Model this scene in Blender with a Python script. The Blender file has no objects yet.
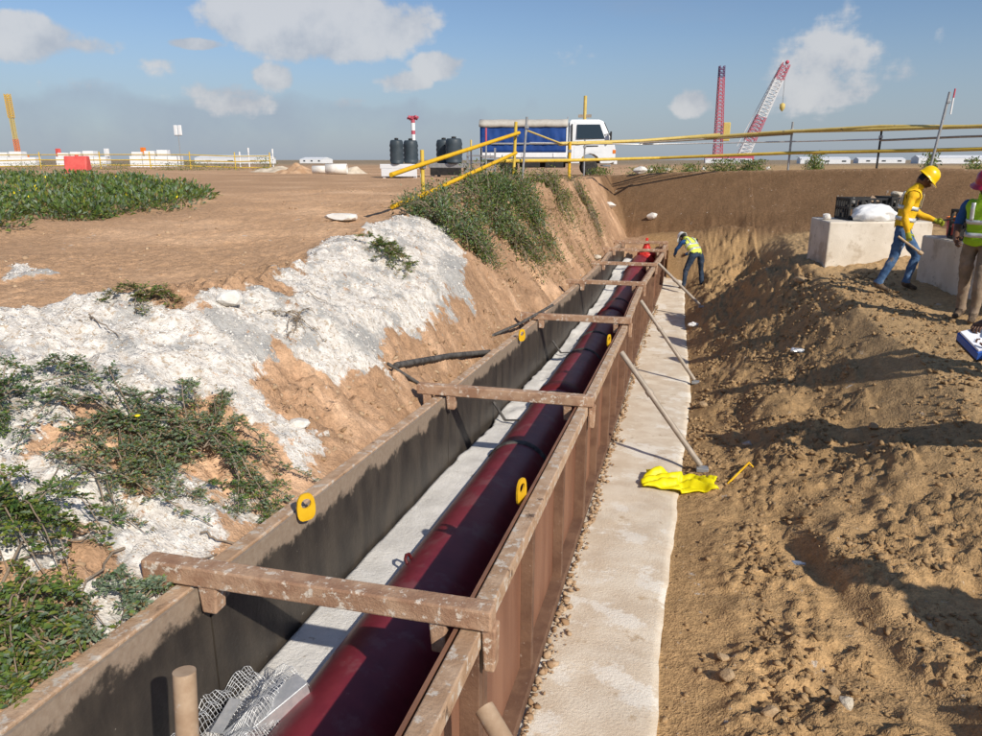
import bpy, bmesh, math, random
import numpy as np
from mathutils import Vector, Matrix

random.seed(7); rng = np.random.default_rng(11)
S = bpy.context.scene
COL = S.collection
rad = math.radians

# ------------------------------------------------------------------ camera
F, CX, CY, CZ = 740.0, 491.0, 368.0, 2.0      # focal length and centre in photo pixels, eye height
PITCH = math.atan((CY - 160) / F); YAW = rad(13.952)
RX = np.array([math.cos(YAW), math.sin(YAW), 0])
FW = np.array([-math.sin(YAW) * math.cos(PITCH), math.cos(YAW) * math.cos(PITCH), -math.sin(PITCH)])
UP = np.cross(RX, FW)
cam_d = bpy.data.cameras.new('camera'); cam = bpy.data.objects.new('camera', cam_d); COL.objects.link(cam)
cam_d.sensor_width = 36; cam_d.lens = 36 * F / 982; cam_d.clip_end = 9000; cam_d.clip_start = 0.05
cam.matrix_world = Matrix(((RX[0], UP[0], -FW[0], 0), (RX[1], UP[1], -FW[1], 0), (RX[2], UP[2], -FW[2], CZ), (0, 0, 0, 1)))
S.camera = cam
S.render.resolution_x, S.render.resolution_y = 1024, 767

# ------------------------------------------------------------------ sky and sun
SUND = Vector((1.05, -0.92, 1.0)).normalized()          # towards the sun: behind and right of the camera
SUN_EL = math.asin(SUND.z); SUN_AZ = math.atan2(SUND.x, SUND.y)
W = bpy.data.worlds.new('World'); S.world = W; W.cycles.sampling_method = 'MANUAL'; W.cycles.sample_map_resolution = 512; W.use_nodes = True
wn, wl = W.node_tree.nodes, W.node_tree.links
wn.clear()
def N(nt, t, **kw):
    n = nt.nodes.new(t)
    for k, v in kw.items():
        if k in n.inputs: n.inputs[k].default_value = v
        else: setattr(n, k, v)
    return n
wt = W.node_tree
out = N(wt, 'ShaderNodeOutputWorld'); bg = N(wt, 'ShaderNodeBackground', Strength=0.1)
sky = N(wt, 'ShaderNodeTexSky', sky_type='NISHITA', sun_disc=False, sun_elevation=SUN_EL, sun_rotation=SUN_AZ,
        altitude=0.0, air_density=1.0, dust_density=0.6, ozone_density=2.0)
tc = N(wt, 'ShaderNodeTexCoord')
def M(nt, op, a, b=None, c=None, clamp=False):
    n = nt.nodes.new('ShaderNodeMath'); n.operation = op; n.use_clamp = clamp
    for i, v in enumerate((a, b, c)):
        if v is None: continue
        if hasattr(v, 'links'): nt.links.new(v, n.inputs[i])
        else: n.inputs[i].default_value = v
    return n.outputs[0]
def MIX(nt, fac, a, b):
    n = nt.nodes.new('ShaderNodeMix'); n.data_type = 'RGBA'
    for s, v in ((n.inputs[0], fac), (n.inputs[6], a), (n.inputs[7], b)):
        if hasattr(v, 'links'): nt.links.new(v, s)
        elif s is n.inputs[0]: s.default_value = v
        else: s.default_value = (*v, 1)
    return n.outputs[2]
def RAMP(nt, fac, p0, p1, smooth=True):
    n = nt.nodes.new('ShaderNodeMapRange'); n.interpolation_type = 'SMOOTHSTEP' if smooth else 'LINEAR'
    nt.links.new(fac, n.inputs[0]); n.inputs[1].default_value = p0; n.inputs[2].default_value = p1
    return n.outputs[0]
sep = N(wt, 'ShaderNodeSeparateXYZ'); wl.new(tc.outputs['Generated'], sep.inputs[0])
dz = M(wt, 'MAXIMUM', sep.outputs[2], 0.0)
den = M(wt, 'ADD', dz, 0.12)
comb = N(wt, 'ShaderNodeCombineXYZ')
wl.new(M(wt, 'DIVIDE', sep.outputs[0], den), comb.inputs[0]); wl.new(M(wt, 'DIVIDE', sep.outputs[1], den), comb.inputs[1])
n1 = N(wt, 'ShaderNodeTexNoise', Scale=0.55, Detail=6.0, Roughness=0.55); wl.new(comb.outputs[0], n1.inputs['Vector'])
n2 = N(wt, 'ShaderNodeTexNoise', Scale=1.7, Detail=8.0, Roughness=0.6); wl.new(comb.outputs[0], n2.inputs['Vector'])
n3 = N(wt, 'ShaderNodeTexNoise', Scale=11.0, Detail=8.0, Roughness=0.58); wl.new(tc.outputs['Generated'], n3.inputs['Vector'])
veil = M(wt, 'MULTIPLY', RAMP(wt, n1.outputs[0], 0.50, 0.75), 0.45)
low = RAMP(wt, dz, 0.17, 0.0)
veil = M(wt, 'MAXIMUM', veil, M(wt, 'MULTIPLY', low, 0.72))
# a long grey cloud bank low over the left half of the view, running on past the frame
bk = N(wt, 'ShaderNodeVectorMath', operation='DOT_PRODUCT'); wl.new(tc.outputs['Generated'], bk.inputs[0]); bk.inputs[1].default_value = (-.93, .36, 0)
nb = N(wt, 'ShaderNodeTexNoise', Scale=9.0, Detail=5.0, Roughness=0.5); wl.new(tc.outputs['Generated'], nb.inputs['Vector'])
bank_top = M(wt, 'ADD', 0.085, M(wt, 'MULTIPLY', M(wt, 'SUBTRACT', nb.outputs[0], 0.5), 0.10))
bankm = M(wt, 'MULTIPLY', RAMP(wt, M(wt, 'SUBTRACT', bank_top, dz), -0.012, 0.03), RAMP(wt, bk.outputs['Value'], 0.30, 0.62))
veil = M(wt, 'MAXIMUM', veil, M(wt, 'MULTIPLY', bankm, M(wt, 'ADD', 0.45, M(wt, 'MULTIPLY', n3.outputs[0], 0.6))))
sky2 = N(wt, 'ShaderNodeMix', data_type='RGBA', blend_type='MULTIPLY'); sky2.inputs[0].default_value = 1.0
wl.new(sky.outputs[0], sky2.inputs[6]); sky2.inputs[7].default_value = (0.80, 0.86, 0.98, 1)
c1 = MIX(wt, veil, sky2.outputs[2], (3.3, 3.9, 4.85))
# cumulus heaps: soft ellipses in direction space broken up by noise
def dirpx(x, y):
    d = FW + RX * (x - CX) / F - UP * (y - CY) / F
    return d / np.linalg.norm(d)
cum = None
for (px, py, w, h, a) in [(310, 22, 100, 36, 1.2), (405, 20, 45, 24, .9), (18, 38, 50, 20, 1.1), (75, 45, 60, 10, .8), (195, 44, 30, 6, 1.2), (440, 66, 30, 14, .95), (405, 82, 30, 12, .8), (232, 98, 40, 20, .85), (205, 92, 24, 14, .7), (95, 90, 60, 20, .6), (165, 66, 40, 14, .6),
                          (830, 70, 70, 46, .75), (790, 95, 40, 26, .6), (905, 70, 34, 20, .7), (692, 100, 22, 16, .85), (568, 70, 34, 26, .5), (350, 103, 30, 12, .7), (275, 78, 26, 17, .85), (370, 132, 50, 14, .5), (960, 50, 60, 24, .5)]:
    d = dirpx(px, py); h_ = np.cross(d, (0, 0, 1)); h_ /= np.linalg.norm(h_); v_ = np.cross(h_, d)
    def dot(vec):
        n = N(wt, 'ShaderNodeVectorMath', operation='DOT_PRODUCT'); wl.new(tc.outputs['Generated'], n.inputs[0]); n.inputs[1].default_value = tuple(vec); return n.outputs['Value']
    u = M(wt, 'MULTIPLY', dot(h_), F / w); v = M(wt, 'MULTIPLY', dot(v_), F / h)
    r2 = M(wt, 'ADD', M(wt, 'MULTIPLY', u, u), M(wt, 'MULTIPLY', v, v))
    e = M(wt, 'MULTIPLY', M(wt, 'SUBTRACT', 1.0, M(wt, 'MULTIPLY', r2, 0.55)), a)
    e = M(wt, 'MULTIPLY', M(wt, 'MAXIMUM', e, 0.0), M(wt, 'GREATER_THAN', dot(d), 0.3))
    cum = e if cum is None else M(wt, 'MAXIMUM', cum, e)
val = M(wt, 'ADD', M(wt, 'SUBTRACT', cum, 0.52), M(wt, 'ADD', M(wt, 'MULTIPLY', M(wt, 'SUBTRACT', n3.outputs[0], 0.5), 2.0), M(wt, 'MULTIPLY', M(wt, 'SUBTRACT', n2.outputs[0], 0.5), 0.7)))
puff = M(wt, 'MULTIPLY', M(wt, 'MULTIPLY', RAMP(wt, val, -0.04, 0.26), RAMP(wt, cum, 0.02, 0.25)), 0.82)
ccol = MIX(wt, RAMP(wt, M(wt, 'ADD', n3.outputs[0], M(wt, 'MULTIPLY', dz, 0.8)), 0.45, 0.72), (4.3, 4.6, 5.2), (6.6, 6.6, 6.7))
c2 = MIX(wt, puff, c1, ccol)
wl.new(c2, bg.inputs[0]); wl.new(bg.outputs[0], out.inputs[0])

sd = bpy.data.lights.new('sun', 'SUN'); sd.energy = 4.6; sd.angle = rad(0.55); sd.color = (1.0, 0.93, 0.82)
so = bpy.data.objects.new('sun', sd); COL.objects.link(so); so.rotation_euler = SUND.to_track_quat('Z', 'Y').to_euler(); so.location = (6, -6, 12)
S.view_settings.view_transform = 'Standard'; S.view_settings.look = 'None'; S.view_settings.exposure = 0.0; S.view_settings.gamma = 1.0
S.render.engine = 'CYCLES'; S.cycles.max_bounces = 5; S.cycles.diffuse_bounces = 2; S.cycles.use_adaptive_sampling = True; S.cycles.adaptive_threshold = .02; S.cycles.glossy_bounces = 2; S.cycles.transmission_bounces = 3

# ------------------------------------------------------------------ noise
def _hash(ix, iy, seed):
    h = (ix.astype(np.int64) * 374761393 + iy.astype(np.int64) * 668265263 + seed * 1274126177) & 0xffffffff
    h = ((h ^ (h >> 13)) * 1274126177) & 0xffffffff
    return ((h ^ (h >> 16)) & 0xffff) / 65535.0
def vn(x, y, seed=0):
    x = np.asarray(x, float); y = np.asarray(y, float)
    ix = np.floor(x); iy = np.floor(y); fx = x - ix; fy = y - iy
    fx = fx * fx * fx * (fx * (fx * 6 - 15) + 10); fy = fy * fy * fy * (fy * (fy * 6 - 15) + 10)
    a = _hash(ix, iy, seed); b = _hash(ix + 1, iy, seed); c = _hash(ix, iy + 1, seed); d = _hash(ix + 1, iy + 1, seed)
    return (a + (b - a) * fx) * (1 - fy) + (c + (d - c) * fx) * fy
def fbm(x, y, oct=4, seed=0, gain=.5):
    t = 0; a = 1; s = 0
    for o in range(oct):
        t = t + a * (vn(x, y, seed + o * 17) - .5) * 2; s += a; a *= gain
        x, y = (x * .8 - y * .6) * 2.03 + 5.1, (x * .6 + y * .8) * 2.03 + 1.7
    return t / s
def billow(x, y, oct=4, seed=0, gain=.55):
    t = 0; a = 1; s = 0
    for o in range(oct):
        t = t + a * (1 - abs(vn(x, y, seed + o * 13) - .5) * 2) ; s += a; a *= gain
        x, y = (x * .8 - y * .6) * 2.1 + 3.1, (x * .6 + y * .8) * 2.1 + 9.7
    return t / s
def worley(x, y, seed=0):
    x = np.asarray(x, float); y = np.asarray(y, float); ix = np.floor(x); iy = np.floor(y); f1 = np.full(x.shape, 9.); f2 = np.full(x.shape, 9.)
    for dx in (-1, 0, 1):
        for dy in (-1, 0, 1):
            cx_ = ix + dx + _hash(ix + dx, iy + dy, seed); cy_ = iy + dy + _hash(ix + dx, iy + dy, seed + 101)
            d = np.hypot(x - cx_, y - cy_) * (.75 + .5 * _hash(ix + dx, iy + dy, seed + 202)); f2 = np.where(d < f1, f1, np.minimum(f2, d)); f1 = np.minimum(f1, d)
    return f1, f2
def clodf(x, y, seed):     # angular lumps with cracks between
    wx = x + .25 * fbm(x * 2.1, y * 2.1, 2, seed + 5); wy = y + .25 * fbm(x * 2.1 + 7, y * 2.1, 2, seed + 6)
    f1, f2 = worley(wx, wy, seed); return np.clip((f2 - f1) * 2.4, 0, 1) ** .7 * (1 - .95 * np.clip(f1, 0, 1) ** 2)
def sst(a, b, x):
    t = np.clip((np.asarray(x, float) - a) / (b - a), 0, 1); return t * t * (3 - 2 * t)

# ------------------------------------------------------------------ the lie of the land
IY = lambda ys, vs: (lambda Y: np.interp(Y, ys, vs))
zt = IY([-3, 0, 2.3, 5.65, 9.9, 13.5, 17, 20, 26], [.6, .5, .33, .09, -.14, -.2, -.3, -.33, -.33])       # tops of the formwork
zs = IY([-3, 0, 7.4, 11.2, 16.8, 20.5, 26], [-.4, -.55, -1.09, -1.28, -1.38, -1.25, -1.15])              # blinding slab
xl = IY([0, 10, 13.5, 17, 20, 23, 26], [-1.9, -1.9, -1.78, -1.72, -1.74, -1.6, -1.4])                  # outer face of left formwork
xr = IY([0, 6, 10, 13, 17, 20, 25], [-.61, -.60, -.56, -.55, -.42, -.28, -.27])                                            # outer face of right formwork
xs0 = IY([0, 3, 4.6, 6.5, 10.5, 13.7, 18, 21], [.06, .06, .08, .17, .34, .33, .29, .3])                 # right edge of slab
def xs(Y): return xs0(Y) + .022 * fbm(np.asarray(Y, float) * 3.1, np.asarray(Y, float) * 0 + 3.3, 3, 5)
TR_END = 22.7
# crest of the back slope: from beyond the trench to the right
CA = np.array([-2.6, 28.6]); CB = np.array([9.0, 20.2]); CT = (CB - CA) / np.linalg.norm(CB - CA); CN = np.array([CT[1], -CT[0]])
def base_h(x, y):
    x = np.asarray(x, float); y = np.asarray(y, float)
    # left: ground, lip, bank, foot against the formwork
    ys = [-6, 0, 2, 4, 5.2, 6.5, 7.6, 9.5, 11, 14, 18, 22, 26]
    X2 = np.interp(y, ys, [-4.2, -4.0, -3.95, -3.9, -3.3, -3.4, -3.6, -3.85, -3.7, -3.2, -2.85, -2.7, -2.6])
    Z2 = np.interp(y, ys, [1.05, 1.05, 1.05, 1.03, 1.0, 1.0, 1.04, 1.12, 1.15, 1.32, 1.4, 1.42, 1.45])
    X3 = np.interp(y, ys, [-2.9, -2.9, -2.9, -2.85, -2.65, -2.6, -2.55, -2.65, -2.75, -2.7, -2.4, -2.3, -2.3])
    Z3 = np.interp(y, ys, [.75, .72, .68, .66, .66, .6, .58, .55, .45, .5, .6, .7, .9])
    X4 = xl(y) - .02
    Z4 = zt(y) + np.interp(y, ys, [-.05, -.05, -.06, -.1, -.16, -.3, -.36, -.34, -.3, -.3, -.25, -.2, .1])
    def seg(xa, za, xb, zb):
        t = np.clip((x - xa) / (xb - xa), 0, 1); return za + (zb - za) * t
    far = np.interp(y, [0, 10, 25, 60, 400], [1.12, 1.2, 1.43, 1.35, 1.1])
    zl = np.where(x < X2, seg(X2 - 5.0, far, X2, Z2), np.where(x < X3, seg(X2, Z2, X3, Z3), seg(X3, Z3, X4, Z4)))
    # a heaped lip of lime around Y 8..11
    zl = zl + .16 * np.exp(-((x + 3.35) / .55) ** 2 - ((y - 9.2) / 1.6) ** 2) + .10 * np.exp(-((x + 3.2) / .5) ** 2 - ((y - 4.6) / .8) ** 2)
    # right
    yr = [-6, 0, .8, 3, 5, 7, 9, 11, 14, 17, 20, 24]
    E = xs0(y)
    A1 = np.interp(y, yr, [.6, .6, .6, .9, .95, .95, .85, .8, .85, 1.0, 1.2, 1.2]); B1 = zs(y) + np.interp(y, yr, [.6, .6, .45, .05, .06, .08, .12, .16, .2, .3, .4, .4])
    A2 = np.interp(y, yr, [1.4, 1.4, 1.4, 1.8, 1.85, 1.75, 1.6, 1.55, 1.5, 1.6, 1.8, 1.8]); B2 = zs(y) + np.interp(y, yr, [.7, .7, .6, .16, .22, .34, .48, .60, .72, .75, .7, .7])
    A3 = np.interp(y, yr, [2.4, 2.4, 2.4, 2.9, 2.9, 2.8, 2.6, 2.4, 2.2, 2.4, 2.7, 2.7]); B3 = np.interp(y, yr, [.35, .35, .2, -.45, -.38, -.22, -.06, .08, .2, .1, 0, 0])
    B4 = np.interp(y, yr, [.35, .35, .3, -.1, .0, .1, .18, .22, .4, .45, .45, .45])
    z0 = zs(y) - .035 + np.interp(y, [0, 1], [.6, 0])
    zr = np.where(x < A1, seg(E, z0, A1, B1), np.where(x < A2, seg(A1, B1, A2, B2), np.where(x < A3, seg(A2, B2, A3, B3), seg(A3, B3, A3 + 2, B4))))
    zr = zr + .16 * np.exp(-((x - 1.25) / .33) ** 2 - ((y - 8.6) / 1.1) ** 2) + .06 * np.exp(-((x - 1.35) / .3) ** 2 - ((y - 5.1) / .6) ** 2) + .10 * np.exp(-((x - 2.1) / .4) ** 2 - ((y - 6.3) / .7) ** 2)
    # spoil berm along the far right of the slab and the pit behind the bent worker
    zr = zr + .22 * np.exp(-((x - 1.6) / .38) ** 2 - ((y - 15.2) / 1.7) ** 2) + .08 * np.exp(-((x - 1.2) / .3) ** 2 - ((y - 12.6) / .8) ** 2)
    zr = zr - .5 * np.exp(-((x - 1.75) / .4) ** 2 - ((y - 19.2) / 1.5) ** 2)
    mid = (xl(y) + .04 + xr(y)) / 2
    z = np.where(x < mid, zl, zr)
    # back slope
    s = (x - CA[0]) * CN[0] + (y - CA[1]) * CN[1]; t = (x - CA[0]) * CT[0] + (y - CA[1]) * CT[1]
    zc = np.interp(t, [-40, -3, 0, 3, 10, 20], [1.43, 1.43, 1.46, 1.6, 1.78, 1.8])
    zb = np.where(s > 0, zc - .68 * s, zc + np.interp(-s, [0, 1.2, 3, 40, 400], [0, -.02, -.12, -.35, -.6]))
    zb = np.where(t < -2.5, -9, zb)
    z = np.where((x > mid) | (y > 22.7), np.maximum(z, zb), z)
    kf = sst(34, 55, y); return z * (1 - kf) + 1.2 * kf, s
def in_trench(x, y): return (x > xl(y) + .03) & (x < xs0(y) - .03) & (y < np.where(x > xr(y) + .03, 20.6, TR_END))
def H(x, y): return float(base_h(np.array([x]), np.array([y]))[0][0])
def ray(px, py): return FW + RX * (px - CX) / F - UP * (py - CY) / F
EYE = np.array([0, 0, CZ])
def hit(px, py):
    d = ray(px, py); d = d / math.hypot(d[0], d[1])
    ts = np.geomspace(1.2, 400, 5000); P = EYE + ts[:, None] * d
    h = base_h(P[:, 0], P[:, 1])[0]; h = np.where(in_trench(P[:, 0], P[:, 1]), zs(P[:, 1]), h)
    k = np.argmax(P[:, 2] < h)
    return P[k] if k else P[-1]
def aty(px, py, Y): d = ray(px, py); return EYE + d * Y / d[1]
def atz(px, py, z): d = ray(px, py); return EYE + d * (z - CZ) / d[2]

# ------------------------------------------------------------------ materials
MATS = {}
def mat(name, c1, c2=None, scale=6.0, rough=.8, metal=0.0, c3=None, s3=14.0, t3=.62, bump=.0, bscale=60.0, spec=.3, island=False, trans=0.0, detail=6.0, stretch=None, lo=.35, hi=.65, emit=None, c4=None, s4=3., t4=.6):
    m = bpy.data.materials.new(name); m.use_nodes = True; nt = m.node_tree; nt.nodes.clear()
    o = N(nt, 'ShaderNodeOutputMaterial'); b = N(nt, 'ShaderNodeBsdfPrincipled'); nt.links.new(b.outputs[0], o.inputs[0])
    b.inputs['Roughness'].default_value = rough; b.inputs['Metallic'].default_value = metal; b.inputs['Specular IOR Level'].default_value = spec
    geo = N(nt, 'ShaderNodeNewGeometry'); pos = geo.outputs['Position']
    if stretch:
        mp = N(nt, 'ShaderNodeMapping'); mp.inputs['Scale'].default_value = stretch; nt.links.new(pos, mp.inputs[0]); pos = mp.outputs[0]
    col = None
    if island:
        col = MIX(nt, geo.outputs['Random Per Island'], c1, c2 or c1)
    elif c2:
        n = N(nt, 'ShaderNodeTexNoise', Scale=scale, Detail=detail, Roughness=.62); nt.links.new(pos, n.inputs['Vector'])
        col = MIX(nt, RAMP(nt, n.outputs[0], lo, hi), c1, c2)
    if c3:
        n = N(nt, 'ShaderNodeTexNoise', Scale=s3, Detail=8.0, Roughness=.7); nt.links.new(geo.outputs['Position'], n.inputs['Vector'])
        col = MIX(nt, RAMP(nt, n.outputs[0], t3, t3 + .07), col if col else c1, c3)
    if c4:
        n = N(nt, 'ShaderNodeTexNoise', Scale=s4, Detail=8.0, Roughness=.65); nt.links.new(geo.outputs['Position'], n.inputs['Vector'])
        col = MIX(nt, RAMP(nt, n.outputs[0], t4, t4 + .1), col if col else c1, c4)
    if col: nt.links.new(col, b.inputs['Base Color'])
    else: b.inputs['Base Color'].default_value = (*c1, 1)
    if bump:
        n = N(nt, 'ShaderNodeTexNoise', Scale=bscale, Detail=6.0, Roughness=.65); nt.links.new(geo.outputs['Position'], n.inputs['Vector'])
        bp = N(nt, 'ShaderNodeBump', Strength=min(1, bump), Distance=.012); nt.links.new(n.outputs[0], bp.inputs['Height']); nt.links.new(bp.outputs[0], b.inputs['Normal'])
    if trans:
        t = N(nt, 'ShaderNodeBsdfTranslucent'); ms = N(nt, 'ShaderNodeMixShader', Fac=trans)
        if col: nt.links.new(col, t.inputs[0])
        else: t.inputs[0].default_value = (*c1, 1)
        nt.links.new(b.outputs[0], ms.inputs[1]); nt.links.new(t.outputs[0], ms.inputs[2]); nt.links.new(ms.outputs[0], o.inputs[0])
    MATS[name] = m; return m
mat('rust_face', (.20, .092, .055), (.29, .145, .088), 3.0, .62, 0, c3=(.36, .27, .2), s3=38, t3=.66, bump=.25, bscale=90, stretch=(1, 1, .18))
mat('rust_rib', (.14, .075, .048), (.21, .12, .075), 6.0, .7, 0, c3=(.34, .26, .2), s3=30, t3=.63, bump=.3)
mat('rust_top', (.40, .25, .15), (.56, .39, .26), 7.0, .8, 0, c3=(.6, .52, .43), s3=16, t3=.53, bump=.5, c4=(.12, .075, .05), s4=9, t4=.6)
mat('beam', (.32, .18, .11), (.48, .31, .20), 8.0, .75, 0, c3=(.66, .57, .47), s3=24, t3=.55, bump=.5, bscale=80)
mat('yellow_paint', (.68, .38, .012), (.76, .46, .02), 8, .5, c3=(.3, .18, .05), s3=30, t3=.68)
mat('yellow_steel', (.62, .42, .05), (.7, .5, .1), 5, .55, c3=(.36, .28, .16), s3=9, t3=.6)
mat('tan_rail', (.56, .42, .12), (.66, .5, .16), 3, .6, c3=(.2, .17, .12), s3=3, t3=.6)
mat('grey_steel', (.3, .31, .32), (.4, .4, .4), 8, .5, .4)
mat('galv', (.62, .64, .66), (.8, .8, .8), 20, .4, .6)
mat('strut', (.34, .29, .23), (.44, .37, .3), 12, .6, .2, c3=(.2, .12, .08), s3=24, t3=.62)
mat('strut_brown', (.36, .24, .15), (.46, .33, .22), 12, .7, 0, c3=(.5, .42, .34), s3=24, t3=.62)
mat('pipe_red', (.18, .016, .028), (.235, .026, .038), 5, .42, c3=(.34, .17, .16), s3=20, t3=.68, spec=.4, c4=(.23, .06, .065), s4=4, t4=.52)
mat('pipe_collar', (.10, .012, .014), (.15, .02, .02), 8, .5)
mat('strap', (.05, .045, .04), (.13, .12, .11), 18, .8)
mat('slab', (.64, .53, .40), (.75, .66, .53), 3.5, .9, c3=(.80, .74, .64), s3=2.4, t3=.53, bump=.6, bscale=55, c4=(.5, .38, .25), s4=5, t4=.60)
mat('bedding', (.68, .65, .60), (.80, .77, .72), 5, .92, c3=(.5, .44, .37), s3=12, t3=.62, bump=.7, bscale=45)
mat('concrete_block', (.62, .55, .45), (.72, .65, .55), 3, .9, c3=(.42, .36, .28), s3=5, t3=.60, bump=.4, c4=(.5, .42, .32), s4=1.6, t4=.52)
mat('white_paint', (.76, .78, .8), (.82, .83, .84), 4, .35, spec=.5)
mat('white_dull', (.72, .73, .74), (.8, .8, .8), 3, .7)
mat('blue_tarp', (.010, .045, .19), (.016, .065, .26), 2.5, .55, bump=.3, bscale=3)
mat('tan_tarp', (.42, .39, .34), (.5, .47, .42), 4, .75)
mat('black', (.02, .02, .022), (.035, .033, .03), 8, .6)
mat('rubber', (.025, .024, .023), (.06, .055, .05), 12, .85)
mat('glass', (.02, .03, .035), None, rough=.06, spec=.8)
mat('chrome', (.6, .6, .62), None, rough=.25, metal=.9)
mat('lamp_glass', (.75, .72, .66), None, rough=.15, spec=.6)
mat('orange', (.75, .2, .03), None, rough=.4)
mat('red_paint', (.5, .02, .02), (.58, .04, .03), 8, .45)
mat('barrier_red', (.62, .09, .08), (.7, .13, .11), 4, .5)
mat('crane_red', (.5, .10, .14), None, rough=.5)  # red faded towards pink, distance haze put into the colour
mat('crane_white', (.75, .73, .72), None, rough=.5)
mat('crane_dark', (.12, .05, .12), None, rough=.6)
mat('tank', (.035, .05, .062), (.05, .066, .08), 4, .5)
mat('hose', (.05, .045, .042), (.12, .11, .1), 16, .7)
mat('yellow_sheet', (.92, .80, .005), (.96, .86, .01), 6, .45, trans=.2)
mat('bag', (.8, .8, .8), (.86, .86, .85), 8, .7, bump=.4, bscale=30)
mat('plastic_blue', (.03, .1, .4), None, rough=.4)
mat('scrap_blue', (.17, .2, .27), None, rough=.5)
mat('paper', (.85, .86, .9), None, rough=.7)
mat('rock', (.52, .45, .35), (.66, .59, .48), 5, .95, bump=.8, bscale=40)
mat('rock_white', (.7, .66, .6), (.8, .77, .72), 5, .95, bump=.6, bscale=40)
mat('rock_soil', (.34, .23, .125), (.46, .33, .2), 6, .95, bump=.8, bscale=40)
mat('rock_grey', (.3, .29, .27), (.4, .37, .33), 8, .95, bump=.6, bscale=40)
mat('clod', (.26, .165, .08), (.44, .29, .15), island=True, rough=.97, bump=.8, bscale=70)
mat('clod_tan', (.30, .18, .095), (.5, .36, .23), island=True, rough=.97)
mat('crumb_white', (.5, .47, .43), (.78, .75, .7), island=True, rough=.95)
mat('leaf', (.06, .125, .03), (.19, .27, .065), island=True, rough=.5, trans=.3)
mat('leaf_blue', (.11, .17, .10), (.28, .34, .22), island=True, rough=.55, trans=.25)
mat('leaf_yellow', (.13, .19, .03), (.28, .3, .06), island=True, rough=.5, trans=.35)
mat('leaf_dry', (.2, .14, .06), (.36, .27, .13), island=True, rough=.8, trans=.2)
mat('petal', (.8, .66, .02), None, rough=.6)
mat('twig', (.16, .11, .07), (.32, .26, .2), island=True, rough=.9)
mat('skin', (.11, .052, .03), (.15, .075, .045), 12, .5)
mat('hair', (.012, .01, .009), None, rough=.6)
mat('jeans', (.045, .10, .21), (.10, .18, .32), 9, .85, bump=1.0, bscale=13, c3=(.3, .25, .2), s3=9, t3=.58)
mat('navy', (.02, .035, .06), (.04, .06, .1), 9, .85, bump=1.0, bscale=13, c3=(.16, .13, .1), s3=9, t3=.58)
mat('khaki', (.2, .15, .1), (.28, .21, .15), 7, .9, bump=1.0, bscale=13, c3=(.34, .26, .17), s3=9, t3=.58)
mat('shirt_blue', (.02, .07, .2), (.03, .1, .27), 7, .85, bump=1.0, bscale=13)
mat('shirt_yellow', (.78, .42, .01), (.85, .5, .02), 7, .8, bump=1.0, bscale=13, c3=(.5, .32, .08), s3=9, t3=.58)
mat('shirt_white', (.62, .66, .75), (.7, .73, .8), 7, .8, bump=.3, bscale=22)
mat('boot', (.05, .035, .025), (.2, .14, .09), 14, .8)
mat('glove_green', (.32, .36, .02), (.4, .42, .05), 10, .8)
mat('helmet_yellow', (.85, .55, .0), None, rough=.3, spec=.5)
mat('helmet_red', (.42, .015, .05), None, rough=.3, spec=.5)
mat('helmet_white', (.8, .8, .78), None, rough=.3, spec=.5)
mat('wood', (.42, .3, .18), (.52, .38, .24), 12, .85, bump=.3)
mat('far_roof', (.66, .68, .7), (.75, .76, .78), 1, .7)
mat('eye', (.6, .58, .55), None, rough=.3)
def form_mat():
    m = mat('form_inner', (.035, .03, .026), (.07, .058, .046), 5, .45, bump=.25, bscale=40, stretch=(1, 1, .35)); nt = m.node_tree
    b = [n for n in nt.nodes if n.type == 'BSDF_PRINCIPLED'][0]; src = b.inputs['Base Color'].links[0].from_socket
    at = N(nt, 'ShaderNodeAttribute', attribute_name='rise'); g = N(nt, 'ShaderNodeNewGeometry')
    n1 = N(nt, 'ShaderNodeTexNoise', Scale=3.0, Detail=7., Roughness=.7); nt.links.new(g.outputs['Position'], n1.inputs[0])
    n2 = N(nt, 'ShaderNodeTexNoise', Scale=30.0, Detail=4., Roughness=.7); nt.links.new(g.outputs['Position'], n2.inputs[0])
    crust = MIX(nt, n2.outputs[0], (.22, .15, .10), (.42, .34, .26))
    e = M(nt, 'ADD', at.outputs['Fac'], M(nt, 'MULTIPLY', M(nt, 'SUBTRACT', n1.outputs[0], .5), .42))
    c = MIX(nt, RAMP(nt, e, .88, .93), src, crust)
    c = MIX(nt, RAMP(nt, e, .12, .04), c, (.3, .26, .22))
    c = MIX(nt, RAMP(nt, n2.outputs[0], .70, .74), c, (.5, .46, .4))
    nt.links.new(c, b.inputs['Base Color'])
form_mat()
def vest_mat(name, base):
    m = mat(name, base, tuple(c * .9 for c in base), 6, .7, bump=1., bscale=13); nt = m.node_tree
    b = [n for n in nt.nodes if n.type == 'BSDF_PRINCIPLED'][0]; src = b.inputs['Base Color'].links[0].from_socket
    at = N(nt, 'ShaderNodeAttribute', attribute_name='band'); v = at.outputs['Fac']
    nt.links.new(MIX(nt, v, src, (.72, .74, .72)), b.inputs['Base Color'])
vest_mat('vest_yellow', (.85, .52, .01)); vest_mat('vest_lime', (.36, .62, .02)); vest_mat('vest_pale', (.72, .82, .12))

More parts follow.
